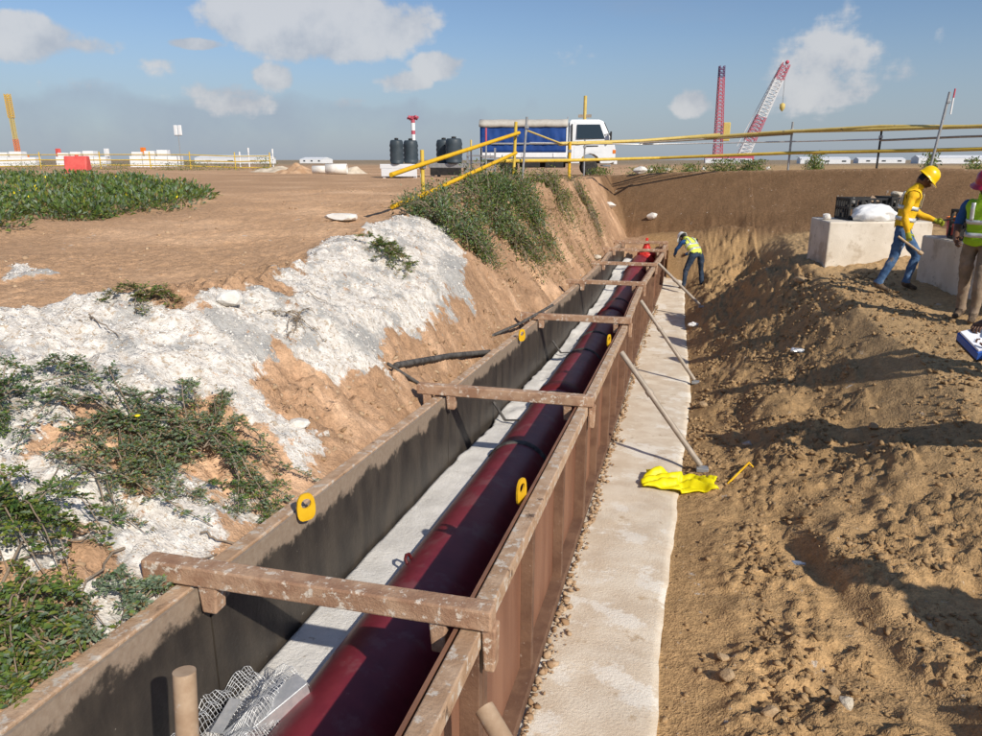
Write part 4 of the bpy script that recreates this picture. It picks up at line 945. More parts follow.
# ================================================================== TRUCK
def truck():
    t = thing('truck', (0, 0, 0), 'white light truck with a blue tarpaulin cover parked behind the yellow rails', 'truck')
    # local: x forward, y to its left, z up.  rear at 0
    W2_ = .86
    m = MB(); m.rbox(.05, 4.75, -.36, -.26, .46, .58, .01).rbox(.05, 4.75, .26, .36, .46, .58, .01)
    for x in (.2, 1.2, 2.2, 3.1): m.box(x, x + .08, -.27, .27, .47, .57)
    m.build('chassis', 'black', t)
    m = MB(); m.rbox(0, 3.32, -W2_, W2_, .66, .74, .012); m.build('bed_floor', 'white_dull', t)
    for s_ in (-1, 1):
        d = MB(); d.rbox(.02, 3.30, s_ * W2_ - .02, s_ * W2_ + .02, .68, .86, .012); o = d.build('drop_side', 'white_paint', t)
        for x in (.4, 1.6, 2.8):
            MB().rbox(x, x + .05, s_ * (W2_ + .034) - .012, s_ * (W2_ + .034) + .012, .69, .85, .006).build('hinge_post', 'white_dull', o)
    MB().rbox(-.022, .02, -W2_, W2_, .70, 1.02, .01).build('tailgate', 'white_paint', t)
    MB().rbox(3.28, 3.34, -W2_, W2_, .74, 1.9, .01).build('headboard', 'white_paint', t)
    # tarpaulin on bows
    for s_ in (-1, 1):
        m = MB(); nx, nz = 34, 10; vs = []
        for i in range(nx + 1):
            for j in range(nz + 1):
                x = .02 + 3.26 * i / nx; z = .87 + .96 * j / nz
                vs.append((x, s_ * (W2_ - .01 + .022 * math.sin(i * 1.9 + j * .4) * math.sin(math.pi * j / nz) + .012 * math.sin(i * .7)), z))
        fs = [(i * (nz + 1) + j, (i + 1) * (nz + 1) + j, (i + 1) * (nz + 1) + j + 1, i * (nz + 1) + j + 1) for i in range(nx) for j in range(nz)]
        m.add(vs, fs, 0, True); o = m.build('side_curtain', 'blue_tarp', t); md = o.modifiers.new('th', 'SOLIDIFY'); md.thickness = .012
        MB().rbox(.02, 3.28, s_ * (W2_ + .03) - .012, s_ * (W2_ + .03) + .012, 1.16, 1.22, .006).build('side_rail', 'grey_steel', t)
    m = MB(); prof = [(-W2_ - .02, 1.80), (-W2_ - .015, 1.93), (-W2_ + .1, 2.03), (-.3, 2.09), (.3, 2.09), (W2_ - .1, 2.03), (W2_ + .015, 1.93), (W2_ + .02, 1.80)]
    vs = []; nx = 16
    for i in range(nx + 1):
        x = -.04 + 3.38 * i / nx; sag = -.018 * abs(math.sin(i * math.pi / 4))
        vs += [(x, y, z + sag) for y, z in prof]
    n = len(prof); m.add(vs, [(i * n + k, i * n + k + 1, (i + 1) * n + k + 1, (i + 1) * n + k) for i in range(nx) for k in range(n - 1)], 0, True)
    o = m.build('tarpaulin_roof', 'tan_tarp', t); md = o.modifiers.new('th', 'SOLIDIFY'); md.thickness = .015
    m = MB(); m.add([(0, y, z) for y, z in prof] + [(0, W2_, 1.0), (0, -W2_, 1.0)], [tuple(range(10))]); o = m.build('rear_curtain', 'blue_tarp', t); md = o.modifiers.new('th', 'SOLIDIFY'); md.thickness = .01
    # cab: outline in the xz plane, extruded with a slight tuck at the roof
    out_ = [(3.40, .50), (3.40, 1.98), (3.46, 2.06), (4.50, 2.06), (4.66, 2.0), (4.98, 1.34), (5.10, 1.22), (5.16, .95), (5.16, .52), (4.98, .46), (4.62, .46)]
    # arch over the front wheel
    arch = [(4.20 + .40 * math.cos(a), .42 + .40 * math.sin(a)) for a in np.linspace(0, math.pi, 9)]
    poly = out_[:-1] + [(4.6, .46)] + arch[1:-1] + [(3.80, .46), (3.40, .46)]
    m = MB(); bm = bmesh.new()
    def wid(z): return .82 - .10 * max(0, (z - 1.3) / .76) ** 1.5
    L = [bm.verts.new((x, -wid(z), z)) for x, z in poly]; R = [bm.verts.new((x, wid(z), z)) for x, z in poly]
    bm.faces.new(L); bm.faces.new(R[::-1]); n = len(poly)
    for i in range(n): bm.faces.new((L[i], R[i], R[(i + 1) % n], L[(i + 1) % n]))
    bmesh.ops.recalc_face_normals(bm, faces=bm.faces); bmesh.ops.triangulate(bm, faces=[f for f in bm.faces if len(f.verts) > 4])
    m.addbm(bm); cab = m.build('cab', 'white_paint', t, bevel=.02)
    # windscreen
    m = MB(); P4 = [(4.70, 1.96), (4.965, 1.40)]
    e = .012
    m.add([(4.70 + e, -.68, 1.95 + e), (4.70 + e, .68, 1.95 + e), (4.965 + e, .74, 1.40 + e), (4.965 + e, -.74, 1.40 + e)], [(0, 1, 2, 3)]); o = m.build('windscreen', 'glass', t); md = o.modifiers.new('th', 'SOLIDIFY'); md.thickness = .006
    for s_ in (-1, 1):
        w = lambda x, z: (x, s_ * (wid(z) + .006), z)
        d = MB(); d.add([w(3.60, .62), w(4.02, .86), w(4.66, .86), w(4.86, 1.30), w(4.58, 1.98), w(3.60, 1.98)] , [(0, 1, 2, 3, 4, 5)]); o = d.build('door', 'white_paint', t); md = o.modifiers.new('th', 'SOLIDIFY'); md.thickness = .01
        g = MB(); ww = lambda x, z: (x, s_ * (wid(z) + .020), z); g.add([ww(3.68, 1.36), ww(4.74, 1.36), ww(4.54, 1.88), ww(3.68, 1.88)], [(0, 1, 2, 3)]); g.build('side_window', 'glass', o)
        MB().rbox(3.68, 3.84, s_ * .84 - .012, s_ * .84 + .012, 1.16, 1.20, .006).build('handle', 'black', o)
        MB().rbox(3.95, 4.5, s_ * .836 - .006, s_ * .836 + .006, 1.08, 1.12, .003).build('trim_strip', 'black', t)
        mm = MB(); mm.tube([(4.72, s_ * .80, 1.5), (4.95, s_ * .98, 1.55), (4.95, s_ * .98, 1.35)], .012, 8); o = mm.build('mirror_arm', 'black', t)
        MB().rbox(4.92, 4.98, s_ * .98 - .09, s_ * .98 + .09, 1.30, 1.62, .02).build('mirror', 'black', o)
        MB().rbox(5.13, 5.175, s_ * .60 - .15, s_ * .60 + .15, .80, .98, .02).build('headlight', 'lamp_glass', t)
        MB().rbox(5.05, 5.17, s_ * .80 - .03, s_ * .80 + .03, .82, .96, .01).build('indicator', 'orange', t)
        MB().rbox(3.46, 3.52, s_ * .8 - .02, s_ * .8 + .02, 1.2, 1.9, .01).build('cab_pillar', 'black', t)
        MB().rbox(4.72, 5.0, s_ * .80 - .05, s_ * .80 + .04, .34, .40, .01).build('step', 'chrome', t)
    MB().rbox(5.10, 5.24, -.82, .82, .42, .62, .03).build('bumper', 'white_dull', t)
    MB().rbox(5.145, 5.175, -.42, .42, .80, .98, .01).build('grille', 'black', t)
    MB().rbox(5.235, 5.25, -.24, .24, .47, .58, .004).build('number_plate', 'white_dull', t)
    MB().rbox(1.6, 2.3, -.80, -.45, .30, .62, .03).build('fuel_tank', 'black', t); MB().rbox(2.5, 3.2, -.78, -.40, .30, .60, .02).build('tool_box', 'black', t); MB().rbox(.1, .62, -.75, .75, .40, .6, .02).build('rear_frame', 'black', t); MB().rbox(1.5, 3.3, -.2, .3, .30, .5, .03).build('drive_shaft_cover', 'rubber', t)
    for x in (1.08, 4.20):
        for s_ in (-1, 1):
            yc = s_ * .72
            w = MB(); w.lathe([(.19, -.10), (.29, -.10), (.315, -.07), (.318, 0), (.315, .07), (.29, .10), (.19, .10)], (x, yc, .318), 'y', 30); o = w.build('wheel', 'rubber', t)
            rim = MB(); rim.lathe([(.19, -.09), (.19, .09)], (x, yc, .318), 'y', 24).lathe([(0, s_ * .05), (.09, s_ * .05), (.12, s_ * .02), (.17, s_ * .04), (.195, s_ * .098)], (x, yc, .318), 'y', 24); rim.build('rim', 'chrome', o)
            hub = MB(); hub.lathe([(.05, s_ * .03), (.05, s_ * .08), (0, s_ * .085)], (x, yc, .318), 'y', 12); hub.build('hub', 'grey_steel', o)
    for s_ in (-1, 1): MB().rbox(.72, 1.46, s_ * .74 - .10, s_ * .74 + .10, .645, .66, .004).build('mudguard', 'black', t)
    MB().tube([(3.35, .0, 2.06), (3.35, .0, 2.2)], .02, 8).build('roof_stub', 'grey_steel', t)
    return t
tk = truck()
TY = 29.5
tp = atz(547, 176.5, 1.43); tp = np.array(aty(482, 176, TY)); 
hd = math.atan2(RX[1], RX[0]) - rad(4)
tk.location = (tp[0], tp[1], surf(tp[0], tp[1]) - .01); tk.rotation_euler.z = hd; tk.scale = (1.0, 1.0, 1.0)
tx1 = tp[0] + 5 * math.cos(hd); ty1 = tp[1] + 5 * math.sin(hd)
# beacon pole far behind the truck cab
bp_ = Vector(aty(583, 172, 42)); bp_.z = 1.2
t = thing('beacon_pole', bp_, 'tan pole with a small crossbar rising behind the truck cab', 'pole')
top = aty(583, 96, 42)[2]; MB().tube([bp_, (bp_.x, bp_.y, top)], .09, 10).build('pole', 'tan_rail', t); MB().box(bp_.x - .35, bp_.x + .35, bp_.y - .06, bp_.y + .06, top - 1.1, top - .95).build('crossbar', 'strut', t)

# ================================================================== FENCES
def fence(name, label, posts, rails):
    # posts: (pixel x, top y, distance Y, material); rails: (list of 3-D points, material, radius)
    P0 = posts[0]; f = thing(name, (P0[0][0], P0[0][1], P0[0][2]), label, 'fence')
    for (a, b, m, r) in posts:
        MB().tube([a, b], r, 10).build('post', m, f)
        MB().rbox(b[0] - .045, b[0] + .045, b[1] - .045, b[1] + .045, b[2] - .28, b[2] - .2, .01).build('coupler', 'grey_steel', f)
    for pts, m, r in rails: MB().tube(pts, r, 10).build('rail', m, f)
def pst(px, ytop, Y, m, r=.028, lean=0.):
    a = Vector(aty(px, ytop, Y)); b = Vector((a.x - lean, a.y, surf(a.x, a.y) - .15)); return (b, a, m, r)
A_ = lambda px, py, Y: Vector(aty(px, py, Y))
fence('handrail', 'sloping yellow pipe handrail above the bush on the bank',
      [pst(422, 150, 11.2, 'yellow_steel', .03), pst(516, 122, 15.0, 'yellow_steel', .032, .06)],
      [([A_(391, 175, 10.2), A_(422, 164.5, 11.1), A_(519, 133, 14.9)], 'yellow_paint', .034), ([A_(392, 207, 10.2), A_(422, 195.5, 11.1), A_(516, 153, 14.9)], 'yellow_paint', .034)])
YP = [(524, 24.5), (571, 23.8)]
fence('guard_rail', 'long tan and yellow scaffold tube fence along the crest of the back slope',
      [pst(527, 117, 19, 'grey_steel', .03, .12), pst(570, 142, 21, 'yellow_paint', .04), pst(585, 140, 26.5, 'grey_steel'), pst(793, 122, 24.96, 'grey_steel', .033), pst(882, 128, 23.4, 'rubber', .028), pst(950, 92, 22.4, 'grey_steel', .034, .2), pst(1060, 115, 21.0, 'grey_steel', .033)],
      [([A_(528, 131, 19), A_(562, 144, 20.8), A_(612, 143.5, 23)], 'tan_rail', .022),
       ([A_(560, 144, 20.8), A_(640, 141, 26.5), A_(720, 135, 26.2)], 'tan_rail', .055), ([A_(690, 138.5, 26.3), A_(793, 131.5, 24.9), A_(882, 129.5, 23.35), A_(1060, 124, 20.95)], 'tan_rail', .050),
       ([A_(640, 143, 26.4), A_(720, 138.5, 26.0), A_(793, 134, 24.95)], 'strut', .03), ([A_(760, 133.5, 25.3), A_(882, 126.5, 23.4), A_(1060, 127, 21)], 'tan_rail', .045),
       ([A_(530, 143, 19.2), A_(640, 144.5, 26.5), A_(800, 141.5, 24.9), A_(882, 139.5, 23.4)], 'galv', .022),
       ([A_(880, 140.5, 23.4), A_(960, 137, 22.3), A_(1060, 134, 21)], 'strut', .030),
       ([A_(500, 161, 18.5), A_(571, 160.5, 20.95), A_(660, 158, 26.4)], 'yellow_steel', .045), ([A_(650, 158.5, 26.4), A_(793, 153, 24.9), A_(950, 150, 22.35), A_(1060, 147, 20.9)], 'yellow_steel', .05)])
# flag pole clipped to the right fence post
p = A_(953, 98, 22.38); t = thing('marker_pole', (p.x, p.y, p.z), 'thin red and white marker pole tied to the fence post', 'pole')
MB().tube([(p.x, p.y, p.z - .4), (p.x + .01, p.y, p.z)], .022, 8).build('white_band', 'white_dull', t); MB().tube([(p.x + .01, p.y, p.z + .002), (p.x + .02, p.y, p.z + .22)], .022, 8).build('red_band', 'crane_red', t)

# ================================================================== LEFT BACKGROUND
def gy_(px, Y, dz=0): q = aty(px, 160, Y); return Vector((q[0], q[1], surf(q[0], q[1]) + dz))
# tanks on white pallets
def tank(px, Y, r, h, label):
    b = gy_(px, Y); t = thing('water_tank', b, label, 'tank', 'dark plastic tanks beyond the handrail')
    z = b.z + .46
    prof = [(r * .9, 0), (r, .05)] + [(r + (.02 if k % 2 else 0), .05 + (h - .15) * k / 8) for k in range(9)] + [(r * .98, h - .05), (r * .85, h), (0, h + .01)]
    MB().lathe(prof, (b.x, b.y, z), 'z', 24).build('barrel', 'tank', t)
    MB().lathe([(r * .3, h), (r * .3, h + .06), (0, h + .07)], (b.x, b.y, z), 'z', 14).build('lid', 'black', t)
tank(397, 24, .215, .76, 'dark plastic tank nearest the sloping rail end, on the white base'); tank(411, 24.6, .235, .74, 'dark plastic tank beside the red and white pole base'); tank(444, 25.5, .25, .78, 'dark plastic tank standing apart by the truck rear'); tank(454, 25.0, .27, .80, 'wide dark tank beside the truck rear')
for px, w, Y, lab in ((403, 1.35, 24.3, 'white wheeled base under the two tanks by the pole'), (449, 1.2, 25.3, 'low grey stand under the tanks beside the truck')):
    b = gy_(px, Y); t = thing('tank_base', b, lab, 'pallet', 'bases under the dark tanks')
    MB().rbox(b.x - w / 2, b.x + w / 2, b.y - .42, b.y + .42, b.z + .30, b.z + .455, .02).build('deck', 'white_paint' if px < 420 else 'grey_steel', t)
    for sx in (-1, 1):
        for sy in (-1, 1): MB().rbox(b.x + sx * w * .4 - .05, b.x + sx * w * .4 + .05, b.y + sy * .34 - .05, b.y + sy * .34 + .05, b.z - .02, b.z + .31, .01).build('leg', 'white_paint' if px < 420 else 'grey_steel', t)
    MB().rbox(b.x - w / 2 + .05, b.x + w / 2 - .05, b.y - .43, b.y - .40, b.z + .06, b.z + .30, .008).build('skirt', 'white_paint' if px < 420 else 'black', t)
# red and white pole
b = gy_(414, 25.2); top = aty(414, 114, 25.2)[2]; t = thing('warning_pole', b, 'red and white striped warning pole with a red star shaped top', 'pole')
h = top - b.z; zz = b.z
for k, (fr, m_) in enumerate(((.42, 'black'), (.56, 'black'), (.68, 'white_dull'), (.74, 'crane_red'), (.86, 'white_dull'), (.97, 'crane_red'))):
    z1 = b.z + h * fr; MB().tube([(b.x, b.y, zz), (b.x, b.y, z1 - .002)], .07 if k > 1 else .085, 12).build('band', m_, t); zz = z1
for k in range(4):
    a = k * math.pi / 4; MB().obox((b.x - .2 * math.cos(a), b.y - .1 * math.sin(a), zz - .08 + .06 * (k % 2)), (b.x + .2 * math.cos(a), b.y + .1 * math.sin(a), zz - .05 - .06 * (k % 2)), .07, .07).build('vane', 'crane_red', t)
MB().rbox(b.x - .12, b.x + .12, b.y - .12, b.y - .08, b.z + h * .33, b.z + h * .40, .02).build('yellow_lamp', 'yellow_paint', t)
# steel frames behind the rails
for px in (474, 488):
    b = gy_(px, 23.5); t = thing('steel_trestle', b, 'low grey steel trestle behind the handrail, %s' % ('next to the tanks' if px < 480 else 'next to the truck wheel'), 'trestle', 'steel trestles beside the truck')
    for k in range(4): z = b.z + .1 + .2 * k; MB().obox((b.x - .22, b.y, z), (b.x + .22, b.y, z), .05, .05).build('bar', 'grey_steel', t)
    for sx in (-1, 1): MB().obox((b.x + sx * .22, b.y + .03, b.z - .05), (b.x + sx * .22, b.y + .03, b.z + .95), .05, .05).build('upright', 'grey_steel', t)
for px, Y, yt, m_ in ((486, 20.5, 128, 'crane_red'), (471, 21, 140, 'tan_rail')):
    a, b_, mm, r = pst(px, yt, Y, 'grey_steel', .025); t = thing('picket', a, 'thin steel picket with a %s tip before the blue tarpaulin' % ('red' if m_ == 'crane_red' else 'tan'), 'picket')
    MB().tube([a, a.lerp(b_, .75)], r, 8).build('shaft', mm, t); MB().tube([a.lerp(b_, .752), b_], r * 1.1, 8).build('tip', m_, t)
# concrete culvert rings
for px, Y, rr, lab in ((336, 30, .22, 'pale concrete pipe ring showing its dark bore'), (322, 31.5, .18, 'smaller pale concrete pipe ring beside the dirt heap')):
    b = gy_(px, Y); a = rad(20) if rr > .25 else rad(75); d = Vector((math.sin(a) * -1, -math.cos(a), 0)); c = b + Vector((0, 0, rr * .95))
    m = MB(); n = 28; L_ = .9; u = d.cross(Vector((0, 0, 1))).normalized(); vs = []
    for e, r in ((0, rr), (0, rr * .76), (L_, rr * .76), (L_, rr)):
        for k in range(n): q = 2 * math.pi * k / n; vs.append(c - d * (L_ / 2) + d * (L_ - e) + (u * math.cos(q) + Vector((0, 0, 1)) * math.sin(q)) * r)
    m.add(vs, [((i % 4) * n + k, (i % 4) * n + (k + 1) % n, ((i + 1) % 4) * n + (k + 1) % n, ((i + 1) % 4) * n + k) for i in range(4) for k in range(n)], 0, True)
    tag(m.build('pipe_ring', 'rock_white', org=b), lab, 'pipe', 'concrete rings on the upper ground')
# spoil heaps on the upper ground
def heap(px, Y, w, h, m_, lab, seed):
    b = gy_(px, Y); bm = bmesh.new(); bmesh.ops.create_grid(bm, x_segments=36, y_segments=36, size=1)
    for v in bm.verts:
        r = v.co.length; k = max(0, 1 - r) ** 1.1; nz = float(fbm(np.array([v.co.x * 3 + seed]), np.array([v.co.y * 3]), 4, seed)[0])
        v.co = Vector((v.co.x * w, v.co.y * w * .7, h * k * (1 + .5 * nz) + .04 * nz * (r < 1) - .05)); v.co.z += surf(b.x + v.co.x, b.y + v.co.y) - b.z
    tag(MB().addbm(bm, 0, True, Matrix.Translation(b)).build('soil_heap', m_, org=b), lab, 'heap', 'soil heaps on the upper ground')
mat('heap_soil', (.42, .25, .14), (.55, .37, .23), 3, .95, bump=.8, bscale=20)
mat('heap_pale', (.52, .42, .3), (.66, .57, .45), 3, .95, bump=.8, bscale=20)
heap(296, 33, 1.3, .5, 'heap_soil', 'orange earth heap beside the concrete rings', 3); heap(275, 36, 1.8, .4, 'heap_pale', 'low sandy heap between shrubs and the orange heap', 5); heap(352, 32, .9, .35, 'heap_pale', 'small pale rubble heap beside the concrete rings', 8)

# red water barrier
b = gy_(77, 26.5); t = thing('barrier', b, 'red plastic water barrier standing in the green scrub', 'barrier')
rz = Matrix.Translation(b) @ Matrix.Rotation(YAW, 4, 'Z')
bm = bmesh.new(); vs = [bm.verts.new(p) for p in ((-.45, -.28, 0), (.45, -.28, 0), (.45, .28, 0), (-.45, .28, 0), (-.47, -.14, .75), (.47, -.14, .75), (.47, .14, .75), (-.47, .14, .75))]
for f in ((3, 2, 1, 0), (4, 5, 6, 7), (0, 1, 5, 4), (1, 2, 6, 5), (2, 3, 7, 6), (3, 0, 4, 7)): bm.faces.new([vs[i] for i in f])
MB().addbm(bm, 0, False, rz).build('shell', 'barrier_red', t, bevel=.05)
for x in (-.2, .2):
    m = MB(); m.hexa([rz @ Vector(p) for p in ((x - .09, -.262, .10), (x + .09, -.262, .10), (x + .09, -.24, .10), (x - .09, -.24, .10), (x - .09, -.215, .34), (x + .09, -.215, .34), (x + .09, -.19, .34), (x - .09, -.19, .34))]); m.build('fork_slot', 'crane_dark', t)
MB().lathe([(.07, .74), (.07, .79), (0, .79)], b, 'z', 14).build('filler_cap', 'barrier_red', t)
# stacks of white blocks in the far yard
bmesh_blk = None
def white_block(loc, w, h, rz, lab):
    global bmesh_blk
    if bmesh_blk is None:
        mm = MB(); mm.rbox(-.5, .5, -.5, .5, 0, 1, .03); bmesh_blk = mm.build('white_block', 'white_dull'); o = bmesh_blk
    else: o = bmesh_blk.copy(); COL.objects.link(o)
    o.location = loc; o.scale = (w, 1.6, h); o.rotation_euler.z = rz
    tag(o, lab, 'block', 'white blocks stacked in the far yard')
for x0, x1, nm, Y in ((-16, 40, 'far left', 86), (60, 110, 'red barrier', 86), (133, 183, 'floodlight', 84)):
    q0 = aty(x0, 170, Y); q1 = aty(x1, 170, Y + (x1 - x0) * .04); n = 4; zb = surf(q0[0], q0[1])
    zb = q0[2] - .1; rows = 3
    tot = Vector((q1[0] - q0[0], q1[1] - q0[1], 0)); rz = math.atan2(tot.y, tot.x)
    for r in range(rows):
        nn = n if r < 2 else n - 1
        for k in range(nn):
            f = (k + .5 + (.12 if r == 2 else 0)) / n; p = Vector((q0[0], q0[1], 0)) + tot * f
            white_block((p.x, p.y, zb + r * .90), tot.length / n - (.06 if r < 2 else .30), .88 if r < 2 else .62 + .12 * ((k * 7) % 3 - 1), rz,
                        'white block in the %s row of the stack %s' % (['bottom', 'middle', 'top'][r], {'far left': 'beside the yellow crane', 'red barrier': 'behind the red barrier', 'floodlight': 'beside the floodlight'}[nm]))
    zt_ = zb + 2.5
    for f, m_ in (((.02, 'barrier_red'), (.98, 'white_dull')) if nm == 'red barrier' else ((.25, 'orange'),)):
        p = Vector((q0[0], q0[1], 0)) + tot * f
        tag(MB().rbox(p.x - .28, p.x + .28, p.y - .2, p.y + .2, zb + 1.84, zt_ + .35, .05).build('marker_board', m_, org=(p.x, p.y, zt_ - .2)), '%s marker board standing on the %s' % ({'barrier_red': 'red', 'white_dull': 'white', 'orange': 'orange'}[m_], 'white block stack behind the red barrier' if nm == 'red barrier' else ('stack beside the floodlight' if nm == 'floodlight' else 'stack beside the yellow crane')), 'board')
# far yellow fence line in front of the stacks
f0 = [A_(x, 161, 60) for x in (-20, 40, 100, 150, 190, 235, 270)]
t = thing('yard_fence', f0[0], 'low yellow rail fence crossing the far yard', 'fence')
for k, p in enumerate(f0):
    zb = surf(p.x, p.y); MB().tube([(p.x, p.y, zb - .1), (p.x, p.y, zb + 1.5)], .05, 8).build('post', 'yellow_steel', t)
for zz_, m_ in ((.25, 'yellow_steel'), (.75, 'yellow_steel'), (1.2, 'tan_rail')):
    MB().tube([(p.x, p.y, surf(p.x, p.y) + zz_ + random.uniform(-.08, .08)) for p in f0], .05, 8).build('rail', m_, t)
# floodlight mast
b = gy_(181, 84); top = aty(181, 135, 84)[2]; t = thing('floodlight_mast', b, 'twin panel floodlight on a thin mast', 'floodlight')
MB().tube([b, (b.x, b.y, top)], .05, 8).build('mast', 'grey_steel', t)
for s_ in (-1, 1): MB().rbox(b.x + s_ * .3 - .22, b.x + s_ * .3 + .22, b.y - .1, b.y + .1, top - .05, top + 1.15, .05).build('lamp_panel', 'white_paint', t)
MB().box(b.x - .5, b.x + .5, b.y - .04, b.y + .04, top - .1, top - .04).build('yoke', 'grey_steel', t)
for px, Y, yt in ((249, 70, 148), (273, 70, 149), (240, 75, 152)):
    b = gy_(px, Y); top = aty(px, yt, Y)[2]
    tag(MB().tube([b, (b.x, b.y, top)], .06, 8).tube([(b.x, b.y, top - .5), (b.x, b.y, top)], .09, 8).build('thin_pole', 'white_dull', org=b), 'thin white pole beyond the scrub on the upper ground', 'pole', 'thin poles in the far yard')
# far low buildings
for px0, px1, Y, h, lab in ((195, 262, 150, 1.9, 'long low white shed beyond the poles'), (705, 752, 190, 1.2, 'low white shed at the foot of the red crane'), (800, 850, 190, 1.6, 'low white shed beyond the fence beside the middle post'), (858, 905, 210, 1.5, 'long low white shed between two fence posts'), (918, 1010, 190, 1.9, 'long white shed behind the worker with the red helmet'), (300, 322, 170, 1.5, 'tiny white shed beyond the orange heap')):
    a = Vector(aty(px0, 165, Y)); b = Vector(aty(px1, 165, Y)); zb = surf(a.x, a.y) - .1; t = thing('site_shed', (a.x, a.y, zb), lab, 'building')
    dd = Vector((b.x - a.x, b.y - a.y, 0)); nn = Vector((-dd.y, dd.x, 0)).normalized() * 6; h0 = h + (1.2 - zb) * 0
    P4 = [Vector((a.x, a.y, zb)), Vector((b.x, b.y, zb)), Vector((b.x, b.y, zb)) + nn, Vector((a.x, a.y, zb)) + nn]
    MB().hexa([tuple(p) for p in P4] + [(p.x, p.y, p.z + h * .68) for p in P4]).build('wall', 'white_dull', t)
    r4 = [p + Vector((0, 0, h * .70)) for p in P4]; mid0 = (r4[0] + r4[3]) / 2 + Vector((0, 0, h * .3)); mid1 = (r4[1] + r4[2]) / 2 + Vector((0, 0, h * .3))
    MB().add([r4[0], r4[1], mid1, mid0, r4[3], r4[2]], [(0, 1, 2, 3), (3, 2, 5, 4), (0, 3, 4), (1, 5, 2)]).build('roof', 'far_roof', t)
    for k in range(3):
        p = P4[0].lerp(P4[1], (k + .5) / 3); q = P4[0].lerp(P4[1], (k + .75) / 3); o_ = -nn.normalized() * .05
        MB().hexa([tuple(v) for v in (p + o_ + Vector((0, 0, .5)), q + o_ + Vector((0, 0, .5)), q + Vector((0, 0, .5)), p + Vector((0, 0, .5)), p + o_ + Vector((0, 0, .8)), q + o_ + Vector((0, 0, .8)), q + Vector((0, 0, .8)), p + Vector((0, 0, .8)))]).build('window', 'glass', t)

# ================================================================== CRANES
def lattice(mb, a, b, w0, w1, nseg, r, f0=0., f1=1.):
    a = Vector(a); b = Vector(b); d = (b - a).normalized(); u = d.cross(Vector(FW)).normalized(); v = d.cross(u).normalized()
    ring = []
    k0, k1 = int(round(nseg * f0)), int(round(nseg * f1))
    for k in range(k0, k1 + 1):
        f = k / nseg; w = (w0 + (w1 - w0) * f) / 2; c = a.lerp(b, f); ring.append([c + u * (sx * w) + v * (sy * w) for sx, sy in ((-1, -1), (1, -1), (1, 1), (-1, 1))])
    for i in range(len(ring) - 1):
        for j in range(4):
            mb.obox(ring[i][j], ring[i + 1][j], r * 2, r * 2); mb.obox(ring[i][j], ring[i + 1][(j + 1) % 4], r * 1.3, r * 1.3); mb.obox(ring[i][j], ring[i][(j + 1) % 4], r * 1.3, r * 1.3)
DY = 230
a = A_(738, 166, DY); b = A_(786, 64, DY)
t = thing('crawler_crane', (a.x, a.y, surf(a.x, a.y)), 'crane with a leaning red and white lattice boom and hanging hook', 'crane')
secs = [(0, .14, 'crane_white'), (.14, .24, 'crane_white'), (.24, .40, 'crane_red'), (.40, .50, 'crane_red'), (.50, .72, 'crane_white'), (.72, .84, 'crane_white'), (.84, 1.0, 'crane_red')]
for f0, f1, m_ in secs:
    m = MB(); lattice(m, a, b, 2.9, 2.0, 28, .10, f0, f1); m.build('boom_section', m_, t)
m = MB(); m.tube([a.lerp(b, .2) + Vector((-2.8, 0, 0)), b + Vector((-.8, 0, 1))], .12, 6); m.build('pendant_line', 'crane_white', t)
hk = A_(780, 107, DY); m = MB(); m.tube([b + Vector((0, 0, .3)), (hk.x + .6, hk.y, hk.z + 1.0)], .09, 6); m.build('hoist_rope', 'grey_steel', t)
MB().lathe([(0, 1.1), (.7, .7), (.7, -.4), (.3, -1.0), (0, -1.3)], (hk.x + .6, hk.y, hk.z), 'z', 12).build('hook_block', 'tan_rail', t)
m = MB(); m.rbox(a.x - 3, a.x + 4, a.y - 2, a.y + 2, surf(a.x, a.y), surf(a.x, a.y) + 2.2, .2); m.build('carriage', 'crane_red', t)
m = MB(); m.lathe([(.5, -.3), (.5, .3)], b + Vector((.3, 0, .4)), 'y', 12); m.build('head_sheave', 'crane_red', t)
a = A_(717, 168, DY + 20); b = A_(722, 66, DY + 20)
t = thing('tower_crane', (a.x, a.y, surf(a.x, a.y)), 'nearly upright slim red lattice crane mast', 'crane')
for f0, f1, m_ in ((0, .3, 'crane_red'), (.3, .62, 'crane_red'), (.62, .9, 'crane_red'), (.9, 1., 'crane_dark')):
    m = MB(); lattice(m, a, b, 2.4, 1.4, 28, .10, f0, f1); m.build('mast_section', m_, t)
MB().rbox(a.x - 4, a.x + 3, a.y - 2, a.y + 2, surf(a.x, a.y), surf(a.x, a.y) + 2.4, .2).build('carriage', 'crane_red', t)
MB().rbox(a.x + .9, a.x + 3.0, a.y - .6, a.y + .6, a.z + 8, a.z + 13.5, .2).build('machine_box', 'tan_rail', t)
a = A_(19, 158, 190); b = A_(7, 94, 190)
t = thing('mobile_crane', (a.x, a.y, surf(a.x, a.y)), 'yellow tipped slim crane boom beyond the white block stacks', 'crane')
for p0, p1, m_, w in ((0, .3, 'orange', 1.3), (.3, .62, 'tan_rail', 1.1), (.62, 1., 'yellow_paint', 1.6)):
    m = MB(); lattice(m, a, b, w * .75, w * .75, 30, .07, p0, p1); m.build('boom_section', m_, t)
MB().rbox(a.x - 2.5, a.x + 2.5, a.y - 1.5, a.y + 1.5, surf(a.x, a.y), surf(a.x, a.y) + 2.2, .2).build('carriage', 'orange', t)

